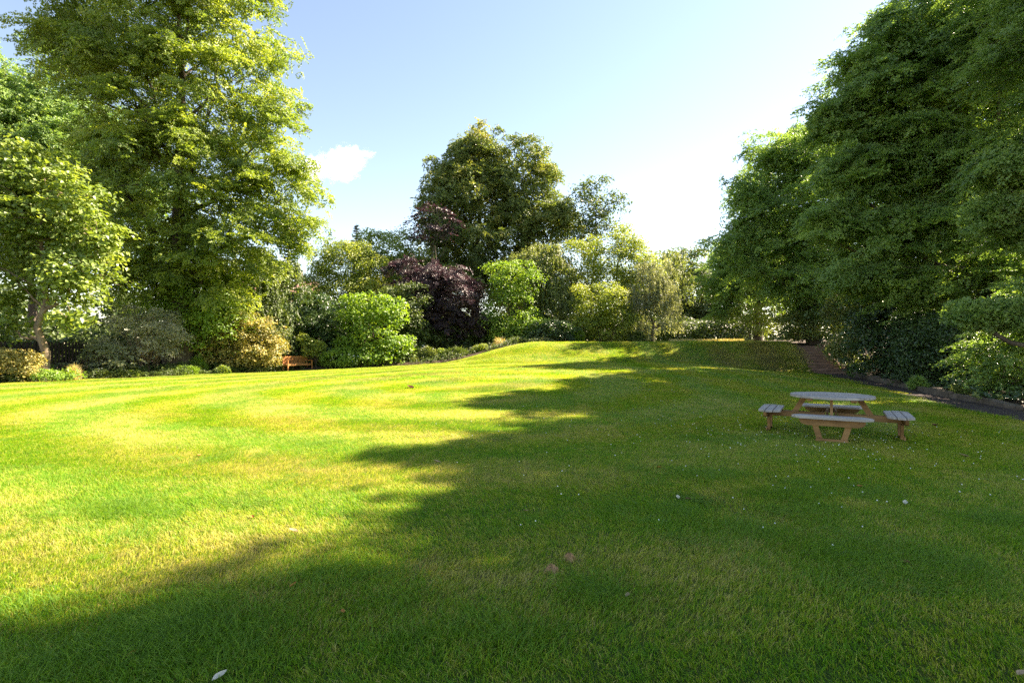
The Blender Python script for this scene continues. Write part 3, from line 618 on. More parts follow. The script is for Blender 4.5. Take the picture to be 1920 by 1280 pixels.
plant('slender_tree', 'slender open tree with a visible bare trunk against the sky beside the chestnut', 'tree', bpx(1106, 51), 51,
      [(1120, 358, 30, 20), (1150, 385, 26, 18), (1105, 400, 28, 30), (1135, 430, 35, 22), (1170, 390, 12, 14), (1095, 455, 28, 28)], 'dark', 0.24, 0.8, 0.8, trunk=0.2, seed=23, twig=0.9, trunk_to=P(1120, 350, 51), inner=0.3)
plant('acacia_tree', 'yellow-green spreading tree around the slender bare trunk', 'tree', bpx(1140, 47), 47,
      [(1095, 500, 45, 45), (1155, 480, 45, 40), (1195, 500, 32, 45), (1130, 540, 60, 40), (1215, 520, 18, 35), (1170, 440, 20, 18)], 'yellow', 0.19, 1.0, 0.95, trunk=0.2, seed=24, twig=0.5)
plant('rounded_shrub', 'rounded yellow-green bush on a leaning stem at the top of the bank', 'shrub', bpx(1125, 42.5), 42.5,
      [(1130, 565, 38, 32), (1158, 595, 26, 28), (1105, 590, 22, 28), (1140, 615, 40, 20)], 'yellow', 0.15, 1.4, 0.65, trunk=0.1, limbs=False, seed=25, twig=0.3, bend=0.8, parts=('stem', 'foliage'))
plant('weeping_pear', 'silvery weeping pear tree with trailing branches at the top of the bank', 'tree', bpx(1222, 44), 44,
      [(1210, 545, 36, 36), (1240, 580, 32, 32), (1215, 505, 26, 26), (1200, 600, 36, 25), (1255, 545, 18, 22), (1262, 600, 16, 14)], 'silver', 0.17, 1.15, 0.8, 'weep', wid=0.4, trunk=0.15, seed=26, twig=0.5)
plant('laurel_shrub', 'low dark glossy shrub at the top of the soil edge below the weeping tree', 'shrub', bpx(1045, 40.5), 40.5,
      [(1045, 620, 26, 17), (1075, 628, 18, 10), (1015, 622, 24, 16)], 'laurel', 0.15, 1.6, 0.45, stems=3, parts=SH, seed=27, twig=0.1)
plant('feathery_birch', 'thin feathery tree with see-through top beyond the weeping pear', 'tree', bpx(1262, 56), 56,
      [(1262, 490, 22, 18), (1250, 520, 24, 25), (1275, 540, 24, 40)], 'olive', 0.2, 0.7, 0.8, 'weep', trunk=0.12, seed=28, twig=0.9)
plant('background_tree', 'shaded dark tree at the far end of the terrace between pear and tall row', 'tree', bpx(1305, 60), 60,
      [(1300, 560, 40, 55), (1320, 505, 28, 40), (1280, 600, 40, 40), (1350, 590, 40, 45), (1235, 610, 40, 35)], 'dark', 0.26, 1.7, 1.3, trunk=0.3, seed=29, twig=0.2)

dt = thing('dead_branch', 'bare dead twig poking out of the lime crown into the sky', 'branch', P(548, 250, 30.5))
_b = P(548, 250, 30.5)
for q in ([(548, 250), (556, 236), (562, 222), (564, 204)], [(556, 236), (552, 220), (546, 214)], [(552, 244), (568, 246), (578, 243), (582, 236)], [(572, 245), (580, 248)]):
    pp = np.array([P(x, y, 30.5 + 0.3 * i) for i, (x, y) in enumerate(q)]) - _b; tv, tf = tube(pp, np.linspace(.03, .008, len(pp)), 4); link('twig', new_mesh('twig', tv, tf, M['bark']), dt)
# --- the tall row on the right beyond the path
RG = 'tall trees in a row beyond the path'
plant('lime_tree', 'wide dark tree overhanging the path behind the picnic table, leaning trunk under it', 'tree', (20.3, 21.5), 21,
      [(1700, 60, 70, 70), (1625, 150, 60, 70), (1562, 225, 46, 42), (1800, 20, 110, 90), (1660, 240, 110, 75), (1790, 190, 130, 95), (1590, 330, 75, 50), (1730, 320, 130, 70), (1560, 420, 70, 45), (1680, 440, 130, 50),
       (1610, 520, 90, 40), (1740, 540, 110, 40), (1900, 180, 100, 120), (1880, 40, 100, 100), (1850, 330, 90, 60), (1740, 120, 90, 90, 1.5), (1800, 430, 75, 42, -1.5), (1850, 340, 70, 50, -2), (1870, 500, 60, 36, -1), (1724, 320, 90, 90, 3.5), (1790, 260, 100, 90, 4.2), (1910, 50, 110, 100, -2.5)],
      'beech', 0.15, 1.35, 0.95, 'plate', core=26000, spray=0.45, trunk=0.38, seed=30, inner=0.3, twig=0.45, group=RG, trunk_to=P(1730, 30, 22), bend=1.6, symm=False)
plant('lime_tree', 'tall tree of the row whose boughs hang lowest beyond the dark path bend', 'tree', (17.6, 13.0), 14.5,
      [(1990, 60, 130, 150), (1900, 320, 75, 55), (1960, 430, 90, 60), (2080, 300, 170, 170), (1870, 400, 60, 36), (1890, 590, 70, 30), (2000, 560, 120, 60), (2150, 100, 200, 200), (1990, -160, 150, 120), (1830, 590, 50, 25), (1930, -130, 120, 110), (2090, -60, 140, 140, -2), (2300, -50, 200, 200, -2.8), (1940, -60, 120, 110, 1.3), (1970, -90, 120, 110, 2.5)],  # lobes above the view are added to close gaps in the lawn shadow
      'beech', 0.13, 1.3, 0.8, 'plate', core=22000, spray=0.38, trunk=0.34, seed=31, inner=0.3, twig=0.4, group=RG, trunk_to=P(2150, 60, 13.5), symm=False)
plant('sycamore_tree', 'tall rounded tree of the row rising behind the timber steps', 'tree', (19.8, 33.5), 33,
      [(1440, 300, 36, 36), (1395, 370, 32, 36), (1490, 300, 50, 50), (1430, 420, 62, 55), (1510, 400, 80, 75), (1395, 480, 50, 40), (1560, 480, 80, 65), (1470, 530, 75, 40), (1560, 300, 60, 70), (1540, 570, 60, 30), (1661, 300, 85, 85, -7), (1690, 190, 80, 80, -6.5), (1739, 400, 85, 85, -6.5), (1765, 480, 80, 70, -6), (1628, 330, 75, 75, -5), (1680, 440, 75, 70, -6)],
      'beech', 0.19, 1.4, 1.25, 'mix', core=9000, spray=0.6, trunk=0.32, seed=32, inner=0.2, twig=0.3, group=RG, trunk_to=P(1500, 300, 33.5))
plant('sycamore_tree', 'last and lowest tree of the row at the far end of the terrace', 'tree', (20.6, 43), 42.5,
      [(1370, 495, 36, 40), (1350, 545, 32, 34), (1405, 455, 34, 30), (1420, 530, 55, 45), (1460, 500, 50, 50), (1360, 585, 30, 20)],
      'beech', 0.22, 1.4, 1.1, 'mix', core=3000, spray=0.7, trunk=0.25, seed=33, twig=0.3, group=RG, trunk_to=P(1420, 470, 43))
plant('sunlit_bush', 'small yellow back-lit bush under the last tree of the row', 'shrub', bpx(1408, 41), 41,
      [(1392, 595, 22, 18), (1420, 610, 22, 16), (1400, 622, 20, 12), (1440, 600, 18, 18)], 'yellow', 0.15, 1.0, 0.55, stems=4, parts=SH, seed=34, twig=0.4)
plant('hedge_shrub', 'clipped yellowish-green bush at the top of the timber steps', 'shrub', (18.9, 33.3), 33,
      [(1500, 615, 30, 28), (1530, 610, 30, 32), (1480, 628, 20, 14)], 'olive', 0.12, 1.6, 0.5, stems=3, parts=SH, seed=35, twig=0.1)
plant('laurel_shrub', 'dark hanging shrub right beside the timber steps', 'shrub', (18.6, 28.2), 28,
      [(1600, 630, 28, 42), (1612, 600, 36, 40), (1597, 676, 16, 16), (1625, 665, 28, 24)], 'olive', 0.12, 1.5, 0.6, stems=5, parts=SH, seed=36, twig=0.2)
plant('laurel_shrub', 'broad-leaved laurel behind the start of the stone kerb', 'shrub', (18.0, 24.2), 24,
      [(1640, 650, 45, 40), (1680, 660, 45, 40), (1610, 685, 28, 16), (1660, 690, 50, 22), (1690, 620, 60, 40)], 'laurel', 0.13, 1.5, 0.6, stems=5, parts=SH, seed=37, twig=0.2)
plant('laurel_shrub', 'sprawling dark shrub above the middle of the stone kerb', 'shrub', (16.6, 19.6), 19.5,
      [(1730, 680, 50, 35), (1785, 680, 50, 40), (1750, 715, 50, 16), (1770, 640, 70, 40)], 'laurel', 0.11, 1.5, 0.5, stems=5, parts=SH, seed=38, twig=0.2)
plant('laurel_shrub', 'dark shrub with spreading leaf layers at the end of the stone kerb', 'shrub', (15.2, 16.0), 16,
      [(1840, 690, 50, 34), (1900, 700, 50, 34), (1870, 650, 70, 40), (1960, 690, 60, 50), (1880, 735, 40, 12)], 'beech', 0.10, 1.3, 0.5, 'plate', stems=5, parts=SH, seed=39, twig=0.2)
plant('bergenia_plant', 'low yellowish broad-leaved plant spilling on the path by the kerb end', 'plant', (13.4, 14.2), 14.2,
      [(1862, 750, 24, 9), (1890, 757, 20, 7), (1835, 742, 16, 8)], 'olive', 0.12, 1.3, 0.25, stems=3, parts=SH, seed=40, twig=0, symm=False)
plant('hedge_shrub', 'tall dark hedge mass in deep shade behind the laurels', 'hedge', (22.5, 24.5), 24.5,
      [(1700, 590, 90, 80, 2), (1830, 570, 110, 100), (1960, 560, 120, 120, -3), (1600, 590, 60, 60, 5), (2050, 600, 100, 100, -6)], 'laurel', 0.2, 1.7, 1.2, stems=5, parts=SH, seed=41, twig=0.1, symm=False)

plant('lime_tree', 'tree of the row out of view on the wooded bank, added to shade the near lawn', 'tree', (16.2, 8.6), 8.6,  # never in view: added, and its crown shaped, to cast shade on the near lawn
      [(2780, -580, 480, 320), (2580, -250, 330, 260), (2850, 0, 400, 300), (2540, -720, 260, 210), (3000, -500, 300, 300), (2370, -300, 190, 190, 2.4), (2510, -420, 200, 190, 1.6), (2230, -350, 130, 130, 3)],
      'beech', 0.2, 1.3, 1.2, 'plate', core=16000, spray=0.55, trunk=0.34, seed=42, twig=0.2, group=RG, symm=False)
# --- conifers
def conifer(name, label, px, Y, top, halfpx, seed, bare=0.15):
    r = np.random.default_rng(seed); bx, by = bpx(px, Y); bz = g1(bx, by) - 0.03; B = np.array([bx, by, bz]); H = P(px, top, Y)[2] - bz; Rm = halfpx / FPX * Y
    root = thing(name, label, 'tree', B, 0); tw = []; pos = []; nrm = []; d = []
    for z in np.arange(bare * H, H * 0.99, 0.30):
        f = 1 - (z / H); L = Rm * (0.12 + 0.88 * f ** 0.8) * r.uniform(0.75, 1.15)
        for k in range(6):
            th = r.uniform(0, 6.28); o = np.array([math.cos(th), math.sin(th), 0]); l = L * r.uniform(0.6, 1.1)
            e = o * l + np.array([0, 0, (0.15 if f < 0.3 else -0.18) * l]); tw.append(tube([[0, 0, z], e * 0.5 + [0, 0, z + 0.06], e + [0, 0, z]], [0.03, 0.02, 0.006], 3))
            n = int(26 * l) + 6; u = r.uniform(0.15, 1.05, n)[:, None]; sd = np.array([-o[1], o[0], 0])
            s_ = r.normal(0, 0.22, n)[:, None] * (1.2 - u) * l * 0.9
            pos.append(e * u + sd * s_ + np.array([0, 0, z]) + np.array([0, 0, -0.10]) * np.abs(s_) + r.normal(0, .04, (n, 3)))
            nrm.append(unit(np.array([0, 0, 1]) + r.normal(0, .35, (n, 3)))); d.append(unit(o + sd * np.sign(s_) * 0.8 + r.normal(0, .2, (n, 3))))
    pos = np.concatenate(pos); V, F = leaf_quads(pos, np.concatenate(nrm), np.concatenate(d), r.uniform(0.22, 0.42, len(pos)), 0.28)
    tv, tf = join_tubes(tw); mi = np.concatenate([np.zeros(len(F), int), np.ones(len(tf), int)]); ti = np.concatenate([np.clip(r.normal(.45, .22, len(F)), 0, 1), np.full(len(tf), .5)])
    link('crown', new_mesh('crown', np.concatenate([V, tv]), np.concatenate([F, tf + len(V)]), [LM['conifer'], M['bark']], mi, ti), root, kind='stuff')
    tv, tf = tube([[0, 0, -.2], [0.05, 0, H * .3], [0, 0.05, H * .65], [0, 0, H]], [0.26, 0.2, 0.12, 0.02], 8); link('trunk', new_mesh('trunk', tv, tf, M['bark_pale'], smooth=True), root)
    STAT[name + str(seed)] = len(pos)
conifer('conifer_tree', 'dark conifer with a pale bare trunk behind the yellow-green feathery tree', 540, 46, 425, 52, 71, 0.2)
conifer('conifer_tree', 'taller of two far conifer tips above the yellow-green feathery tree', 668, 62, 418, 30, 72)
conifer('conifer_tree', 'shorter of two far conifer tips above the yellow-green feathery tree', 692, 63, 432, 24, 73)

# --- distant wood closing the view, one mass
r = np.random.default_rng(90); C = []; Rc = []
for k in range(1500):
    X = r.uniform(-75, 46); Y = 68 + r.uniform(0, 12) - 0.012 * (X + 20) ** 2 * 0.3; top = (11.0 if X > 8 else 8.0) + 2.0 * math.sin(X * 0.35) + 1.3 * math.sin(X * 0.9 + 1)
    C.append((X, Y, r.uniform(0.02, 1) ** 0.8 * top)); Rc.append(r.uniform(1.0, 2.0))
C = np.array(C); Rc = np.array(Rc); pos, nr_, d, s, idx = clump_leaves(C, Rc, np.tile([0, -1.0, 0.2], (len(C), 1)), np.full(len(C), 46), 'round', 0.55, r)
V, F = leaf_quads(pos, nr_, d, s, 0.7)
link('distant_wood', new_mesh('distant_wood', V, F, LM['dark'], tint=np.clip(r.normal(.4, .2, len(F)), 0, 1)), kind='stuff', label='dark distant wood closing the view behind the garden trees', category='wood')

r = np.random.default_rng(91); n = 42000; X = r.uniform(-46, 24, n); edge = np.where(X < -14, np.interp(X, [-46, -31, -17, -14], [16, 27.5, 38.5, 39.5]), np.interp(X, [-14, -2, 4, 24], [39.5, 42, 46, 50]))
Y = edge + r.random(n) * 3.0; hgt = (2.4 + 0.9 * vnoise(X, Y, 2.0, 3)) * np.where(X < -14, 1.0, 1.0); pos = np.stack([X, Y, g(X, Y) + r.random(n) ** 0.8 * hgt], -1)
V, F = leaf_quads(pos, unit(np.array([0.2, -.6, .7]) + r.normal(0, .5, (n, 3))), r.normal(size=(n, 3)), r.uniform(.2, .42, n), .7)
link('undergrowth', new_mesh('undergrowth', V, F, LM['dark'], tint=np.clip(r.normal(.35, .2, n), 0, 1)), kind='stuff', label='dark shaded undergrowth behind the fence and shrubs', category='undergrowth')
# --- low filler along the bed (nobody could count it) and countable perennials
def herb(name, label, cat, px, Y, wpx, h, leaf, size, n, seed, wid=0.14, lean=0.55, flower=None):
    r = np.random.default_rng(seed); bx, by = bpx(px, Y); B = np.array([bx, by, g1(bx, by) - 0.02]); w = wpx / FPX * Y
    root = thing(name, label, cat, B, 0); th = r.uniform(0, 6.28, n); q = np.sqrt(r.random(n)) * w * (1 + 0.22 * np.sin(th * 2 + seed * 1.7)) / 1.22
    x = np.cos(th) * q; y = np.sin(th) * q * 0.6; z = np.array([g1(bx + a, by + b) for a, b in zip(x, y)]) - B[2]
    hh = r.uniform(0.12, 1.0, n) ** 0.8 * h * (1.08 - 0.85 * (q / w) ** 2) * (1 + 0.3 * np.sin(th * 3 + seed) * (q / w)); pos = np.stack([x, y, z + hh], -1)
    d = unit(np.stack([np.cos(th) * lean, np.sin(th) * lean, np.ones(n) * 0.7], -1) + r.normal(0, .35, (n, 3))); nn = unit(np.cross(d, r.normal(size=(n, 3))) + [0, 0, .5])
    V, F = leaf_quads(pos, nn, d, size * r.uniform(.6, 1.4, n), wid)
    link('foliage', new_mesh('foliage', V, F, LM[leaf], tint=np.clip(r.normal(.5, .22, n), 0, 1)), root, kind='stuff')
    if flower:
        ts = []
        for k in range(flower[1]):
            i = r.integers(n); p = pos[i] * [1, 1, 0] + [0, 0, z[i] + h * r.uniform(.8, 1.25)]; s_ = flower[2] * r.uniform(.7, 1.2)
            a = np.linspace(0, 6.28, 8, endpoint=False); rim = np.stack([np.cos(a) * s_, np.sin(a) * s_ * .8, np.full(8, -.25 * s_)], -1) + p; tip = p + [0, 0, .35 * s_]
            ts.append((np.concatenate([rim, rim * .35 + tip * .65 + (rim - p) * .35]), np.array([[j, (j + 1) % 8, 8 + (j + 1) % 8, 8 + j] for j in range(8)])))
            link('flower_head', new_mesh('flower_head', np.concatenate([ts[-1][0]]), [tuple(f) for f in ts[-1][1]] + [tuple(range(8, 16))], M[flower[0]]), root)
    return root
herb('fern', 'dark strappy fern clump next to the white hydrangea and bench leg', 'plant', 607, 35.6, 18, 0.55, 'dark', 0.4, 700, 201)
herb('iris_clump', 'upright green sword-leaved clump before the golden bush, lawn side', 'plant', 350, 29.8, 35, 0.4, 'bright', 0.28, 900, 202)
herb('lady_fern', 'broad low green fern at the foot of the golden bush beside its bare soil', 'plant', 418, 30.6, 16, 0.45, 'maple', 0.22, 500, 203, .35)
herb('white_aster', 'tall white-flowered perennial clump near the purple beech', 'plant', 800, 37.8, 26, 0.95, 'olive', 0.34, 1100, 204, .16, .4, ('white_flower', 14, 0.05))
herb('day_lily', 'arching grassy green perennial beneath the purple beech', 'plant', 850, 38.2, 30, 0.7, 'dark', 0.4, 1000, 205)
herb('lady_mantle', 'yellow-green low perennial at the soil edge below the purple beech', 'plant', 900, 38.8, 22, 0.5, 'yellow', 0.2, 700, 206, .5)
herb('cotton_lavender', 'pale grey low perennial between the two green shrubs at the bank top', 'plant', 1015, 39.8, 28, 0.4, 'silver', 0.22, 700, 207)
herb('wood_spurge', 'yellow-tinged perennial clump beside the bright lime-green shrub', 'plant', 765, 37.2, 18, 0.7, 'olive', 0.25, 700, 208, .3)
herb('hosta', 'green leafy clump at the lawn edge before the silvery shrub', 'plant', 245, 27.2, 22, 0.3, 'maple', 0.25, 420, 209, .5)
herb('cranesbill', 'low leafy perennial with small white flowers by the pale tiered shrub', 'plant', 190, 26.0, 26, 0.42, 'olive', 0.16, 900, 210, .4, .6, ('white_flower', 8, .03))
herb('montbretia', 'tall arching sword-leaved clump between silvery and golden bushes', 'plant', 372, 30.8, 18, 0.85, 'bright', 0.42, 600, 211, .09, .5)
herb('meadow_grass', 'tuft of tall pale seeding grass beside the maple trunk', 'plant', 140, 24.6, 14, 0.7, 'dry', 0.4, 420, 212, .05, .35)
herb('foxglove', 'upright clump with pale flower heads below the lime-green shrub', 'plant', 722, 36.3, 16, 0.8, 'olive', 0.26, 520, 213, .3, .4, ('white_flower', 9, .045))
herb('sword_fern', 'arching dark fern spilling onto the lawn under the lime-green shrub', 'plant', 690, 35.9, 18, 0.5, 'maple', 0.34, 620, 214, .16)
herb('nettle_clump', 'rough green weed clump in the gap below the purple beech', 'plant', 826, 38.0, 16, 0.8, 'maple', 0.18, 700, 215, .45, .3)
herb('wild_grass', 'tall wispy grass tuft at the soil edge where the bank begins', 'plant', 935, 39.3, 16, 0.6, 'dry', 0.38, 360, 216, .05, .35)
herb('seedling_clump', 'bright young self-sown leaves beside the rounded bush on the bank', 'plant', 1085, 41.0, 16, 0.9, 'bright', 0.2, 600, 217, .5, .4)
herb('bramble', 'straggling dark bramble below the silvery weeping pear', 'plant', 1195, 42.2, 22, 0.9, 'dark', 0.2, 900, 218, .5, .6)
herb('bank_fern', 'arching fern in shade at the foot of the timber steps', 'plant', 1602, 26.4, 12, 0.55, 'beech', 0.32, 520, 219, .16)
herb('kerb_fern', 'shaggy fern overhanging the middle of the stone kerb', 'plant', 1722, 18.2, 18, 0.42, 'beech', 0.28, 620, 220, .16)
herb('hart_tongue', 'strap-leaved clump growing over the lawn-side end of the stone kerb', 'plant', 1800, 15.9, 18, 0.36, 'olive', 0.26, 520, 221, .2)
for k in range(22):                               # hydrangea heads
    a = random.uniform(0, 6.28); q = random.uniform(.3, 1) ; hx = math.cos(a) * q * 1.05; hy = -abs(math.sin(a)) * q * 0.9; hz = random.uniform(.3, 1.15) * (1.3 - .5 * q)
    mb = MB(); rr = random.uniform(.05, .085)
    for i, (zz, rad) in enumerate(((-.5, .7), (.2, 1.0), (.75, .6))):
        mb.V += [(math.cos(t * 1.047) * rad * rr, math.sin(t * 1.047) * rad * rr, zz * rr) for t in range(6)]
    mb.F += [(j, (j + 1) % 6, 6 + (j + 1) % 6, 6 + j) for j in range(6)] + [(6 + j, 6 + (j + 1) % 6, 12 + (j + 1) % 6, 12 + j) for j in range(6)] + [(12, 13, 14, 15, 16, 17)]
    mb.build('flower_head', M['white_flower'], hyd, loc=(hx, hy, hz))
r = np.random.default_rng(95); n = 46000
yy = r.uniform(20, 40.5, n); dd = r.uniform(0.02, 1, n) ** 0.9 * 3.4; xx = xl(yy) - dd * np.where(yy > 34, 0.6, 1.0)
yy2 = yy + np.where(yy > 34, dd * 0.55, 0)
keepm = (vnoise(xx, yy2, 1.1, 3) > -0.25); xx, yy2 = xx[keepm], yy2[keepm]; n = len(xx)
hh = np.clip(0.28 + 0.22 * vnoise(xx, yy2, 0.9, 7), 0.05, 0.6) * r.random(n) ** 1.1 * 1.35
pos = np.stack([xx, yy2, g(xx, yy2) + hh], -1)
V, F = leaf_quads(pos, unit(np.array([0, -.3, 1.0]) + r.normal(0, .5, (n, 3))), r.normal(size=(n, 3)) + [0, 0, .3], r.uniform(.06, .15, n), .55)
link('ground_cover', new_mesh('ground_cover', V, F, LM['dark'], tint=np.clip(.5 + .3 * vnoise(xx, yy2, 1.6, 2) + r.normal(0, .2, n), 0, 1)), kind='stuff', label='mixed low ground cover leaves filling the planting bed', category='ground cover')
n = 30000; yy = r.uniform(11, 34, n); dd = 0.25 + r.random(n) ** 0.8 * 5.5; xx = px1(yy) + dd; k = vnoise(xx, yy, 1.0, 5) > -.15; xx, yy = xx[k], yy[k]; n = len(xx)
pos = np.stack([xx, yy, g(xx, yy) + r.random(n) ** .7 * np.clip(.35 + .25 * vnoise(xx, yy, .8, 9), .05, .7)], -1)
V, F = leaf_quads(pos, unit(np.array([-.5, -.3, 1.0]) + r.normal(0, .5, (n, 3))), r.normal(size=(n, 3)), r.uniform(.06, .14, n), .75)
link('ivy', new_mesh('ivy', V, F, LM['laurel'], tint=np.clip(r.normal(.5, .25, n), 0, 1)), kind='stuff', label='dark ivy carpeting the shaded bank beyond the path', category='ivy')
# dry seed-head fringe along the crest of the bank
n = 2600; xx = r.uniform(11.2, 15.8, n); yy = 36.2 - 0.25 * (xx - 11) + r.normal(0, .25, n); d = unit(np.stack([r.normal(0, .3, n), r.normal(0, .3, n), np.ones(n)], -1))
V, F = leaf_quads(np.stack([xx, yy, g(xx, yy) + .10], -1), unit(r.normal(size=(n, 3)) * [1, 1, .2]), d, r.uniform(.15, .38, n), .07)
link('dry_grass', new_mesh('dry_grass', V, F, LM['dry'], tint=r.random(n)), kind='stuff', label='pale dry grass fringe on the crest of the bank', category='dry grass')
# daisies in the turf
ts = []; r = np.random.default_rng(96)
def daisy(x, y):
    s_ = r.uniform(.005, .008) * (1 + .02 * y); a = np.linspace(0, 6.28, 6, endpoint=False)
    z = g1(x, y) + .042; c = np.array([x, y, z]); rim = c + np.stack([np.cos(a) * s_, np.sin(a) * s_, np.full(6, 0)], -1)
    ts.append((rim + [0, 0, .0], rim * .5 + c * .5 + [0, 0, .008]))
for _ in range(190):
    x, y = r.normal(5.2, 2.0), r.normal(8.8, 1.5)
    if y > 2: daisy(x, y)
for _ in range(150):
    y = r.uniform(4, 22); x = r.uniform(-.15, .75) * y
    if inlawn(x, y, .4): daisy(x, y)
V = np.concatenate([np.concatenate(t) for t in ts]); k = np.arange(len(ts)) * 12
F = [tuple(b + j for j in (i, (i + 1) % 6, 6 + (i + 1) % 6, 6 + i)) for b in k.tolist() for i in range(6)] + [tuple(range(b + 6, b + 12)) for b in k.tolist()]
link('daisies', new_mesh('daisies', V, F, M['white_flower']), kind='stuff', label='tiny white daisies scattered in the grass around the picnic table', category='daisies')

# ------------------------------------------------------------------ fence behind the left bed
A0 = np.array([-31.0, 26.0]); A1 = np.array([-17.0, 37.0]); Lf = np.linalg.norm(A1 - A0); ang = math.atan2(A1[1] - A0[1], A1[0] - A0[0])
fence = thing('paling_fence', 'dark wooden paling fence in the shade behind the silvery shrub', 'fence', (A0[0], A0[1], g1(*A0) - .02), ang)
mb = MB(); mb.prism([(-.05, -.011), (.05, -.011), (.05, .011), (-.05, .011)], 0, 1.65); pm = mb.mesh('paling', M['fence'])
mb = MB(); mb.box((0, 0, .85), (.1, .1, 1.8), bev=.01); fpm = mb.mesh('post', M['fence'])
for k in range(int(Lf / .15)): link('paling', pm, fence, (k * .15, 0.055, random.uniform(-.02, .02)))
for k in range(8): link('post', fpm, fence, (k * 2.5 + .06, 0.17, 0))
for z in (.4, 1.3): MB().box((Lf / 2, .09, z), (Lf, .04, .09)).build('rail', M['fence'], fence)

# ------------------------------------------------------------------ house glimpsed through the conifer
hx, hy = bpx(500, 78); hz = g1(hx, hy)
house = thing('brick_house', 'house with a pinkish tiled roof glimpsed behind the conifer', 'house', (hx, hy, hz), R(12))
MB().box((0, 0, 3.3), (14, 8, 6.6)).build('wall', M['brickwall'], house)
mb = MB(); mb.add([(-7.4, -4.5, 6.61), (7.4, -4.5, 6.61), (7.4, 4.5, 6.61), (-7.4, 4.5, 6.61), (-7.4, 0, 11.5), (7.4, 0, 11.5)], [(0, 1, 5, 4), (2, 3, 4, 5), (0, 4, 3), (1, 2, 5), (3, 2, 1, 0)])
rf = mb.build('roof', M['rooftile'], house); MB().box((4.5, 0.3, 11.9), (1.1, .9, 2.0)).build('chimney', M['brickwall'], rf)
for x in (-4.5, -1.5, 1.5, 4.5):
    for z in (2.0, 5.0):
        w = MB().box((x, -4.02, z), (1.2, .12, 1.3)).build('window', M['white_flower'], house); MB().box((x, -4.085, z), (1.0, .02, 1.1)).build('pane', M['glass'], w)

# ------------------------------------------------------------------ clouds
def cloud_mat():
    m, N, L, out = nodes_of('cloud'); tc = N.new('ShaderNodeTexCoord')
    n1 = N.new('ShaderNodeTexNoise'); n1.inputs['Scale'].default_value = 2.1; n1.inputs['Detail'].default_value = 7; n1.inputs['Roughness'].default_value = 0.62
    L.new(tc.outputs['Object'], n1.inputs['Vector'])
    ln = N.new('ShaderNodeVectorMath'); ln.operation = 'LENGTH'; L.new(tc.outputs['Object'], ln.inputs[0])
    fall = N.new('ShaderNodeMapRange'); fall.inputs[1].default_value = 0.25; fall.inputs[2].default_value = 0.98; fall.inputs[3].default_value = 0.10; fall.inputs[4].default_value = -0.30
    L.new(ln.outputs['Value'], fall.inputs[0])
    ad = N.new('ShaderNodeMath'); ad.operation = 'ADD'; L.new(n1.outputs[0], ad.inputs[0]); L.new(fall.outputs[0], ad.inputs[1])
    mr = N.new('ShaderNodeMapRange'); mr.inputs[1].default_value = 0.47; mr.inputs[2].default_value = 0.72; mr.inputs[3].default_value = 0; mr.inputs[4].default_value = 0.2
    L.new(ad.outputs[0], mr.inputs[0])
    v = N.new('ShaderNodeVolumeScatter'); v.inputs['Color'].default_value = (1, 1, 1, 1); v.inputs['Anisotropy'].default_value = 0.35
    L.new(mr.outputs[0], v.inputs['Density']); L.new(v.outputs[0], out.inputs['Volume'])
    return m
M['cloud'] = cloud_mat()
def cloud(label, px, py, rx, ry, Y, rot=0.0):
    a = np.linspace(0, np.pi, 13); b = np.linspace(0, 2 * np.pi, 24, endpoint=False)
    V = np.array([[math.sin(i) * math.cos(j), math.sin(i) * math.sin(j), math.cos(i)] for i in a for j in b])
    F = np.array([[i * 24 + j, (i + 1) * 24 + j, (i + 1) * 24 + (j + 1) % 24, i * 24 + (j + 1) % 24] for i in range(12) for j in range(24)])
    o = link('cloud', new_mesh('cloud', V, F, M['cloud'], smooth=True), None, tuple(P(px, py, Y)), label=label, category='cloud')
    o.scale = (rx / FPX * Y, ry / FPX * Y, ry / FPX * Y); o.rotation_euler = (0, R(rot), 0)
cloud('small hooked white cloud floating free in the blue sky', 638, 302, 85, 52, 420, -8)
cloud('small white cloud partly hidden by the edge of the lime crown', 586, 312, 50, 42, 425)
cloud('white cloud seen through the sparse top of the purple beech', 825, 450, 48, 30, 450)

# ------------------------------------------------------------------ timber steps
st = thing('garden_steps', 'timber garden steps climbing the bank at the end of the dark path', 'steps', (17.45, 28.1, g1(16.9, 28.0) - 0.05), -math.atan2(0.85, 4.0))
for k in range(10):
    y = k * .42; z = k * .155
    MB().beam((-.80 + random.uniform(-.03, .03), y, z + .075), (.80, y, z + .085), .12, .15, bev=.012).build('riser', M['step_wood'], st)
    MB().box((0, y + .245, z + .035), (1.5, .36, .12)).build('tread', M['soil'], st)
for s in (1,):
    MB().beam((s * .87, -.1, .0), (s * .87, 4.3, 1.58), .1, .22, bev=.012).build('string_board', M['step_wood'], st)

# ------------------------------------------------------------------ stone kerb beyond the path
ys = [13.0]; 
while ys[-1] < 26.2: ys.append(ys[-1] + random.uniform(.42, .8))
kb = thing('stone_kerb', 'low kerb wall of worn stones along the far side of the path', 'kerb', (float(px1(13.0)), 13.0, g1(float(px1(13.0)), 13.0)))
B = np.array(kb.location)
for y0, y1 in zip(ys[:-1], ys[1:]):
    a = np.array([float(px1(y0)) + .10, y0]); b = np.array([float(px1(y1)) + .10, y1]); dvec = unit(b - a); a = a + dvec * .012; b = b - dvec * .012
    za = g1(*a) - .06; zb = g1(*b) - .06; hh = random.uniform(.17, .27) * (1 if y0 > 15 else .75); w = random.uniform(.20, .26); off = random.uniform(-.025, .025)
    Mx = [(a[0] + off - B[0], a[1] - B[1], za + hh / 2 - B[2]), (b[0] + off - B[0], b[1] - B[1], zb + hh / 2 + random.uniform(-.02, .02) - B[2])]
    MB().beam(Mx[0], Mx[1], w, hh, bev=.03).build('stone', M['stone'], kb)

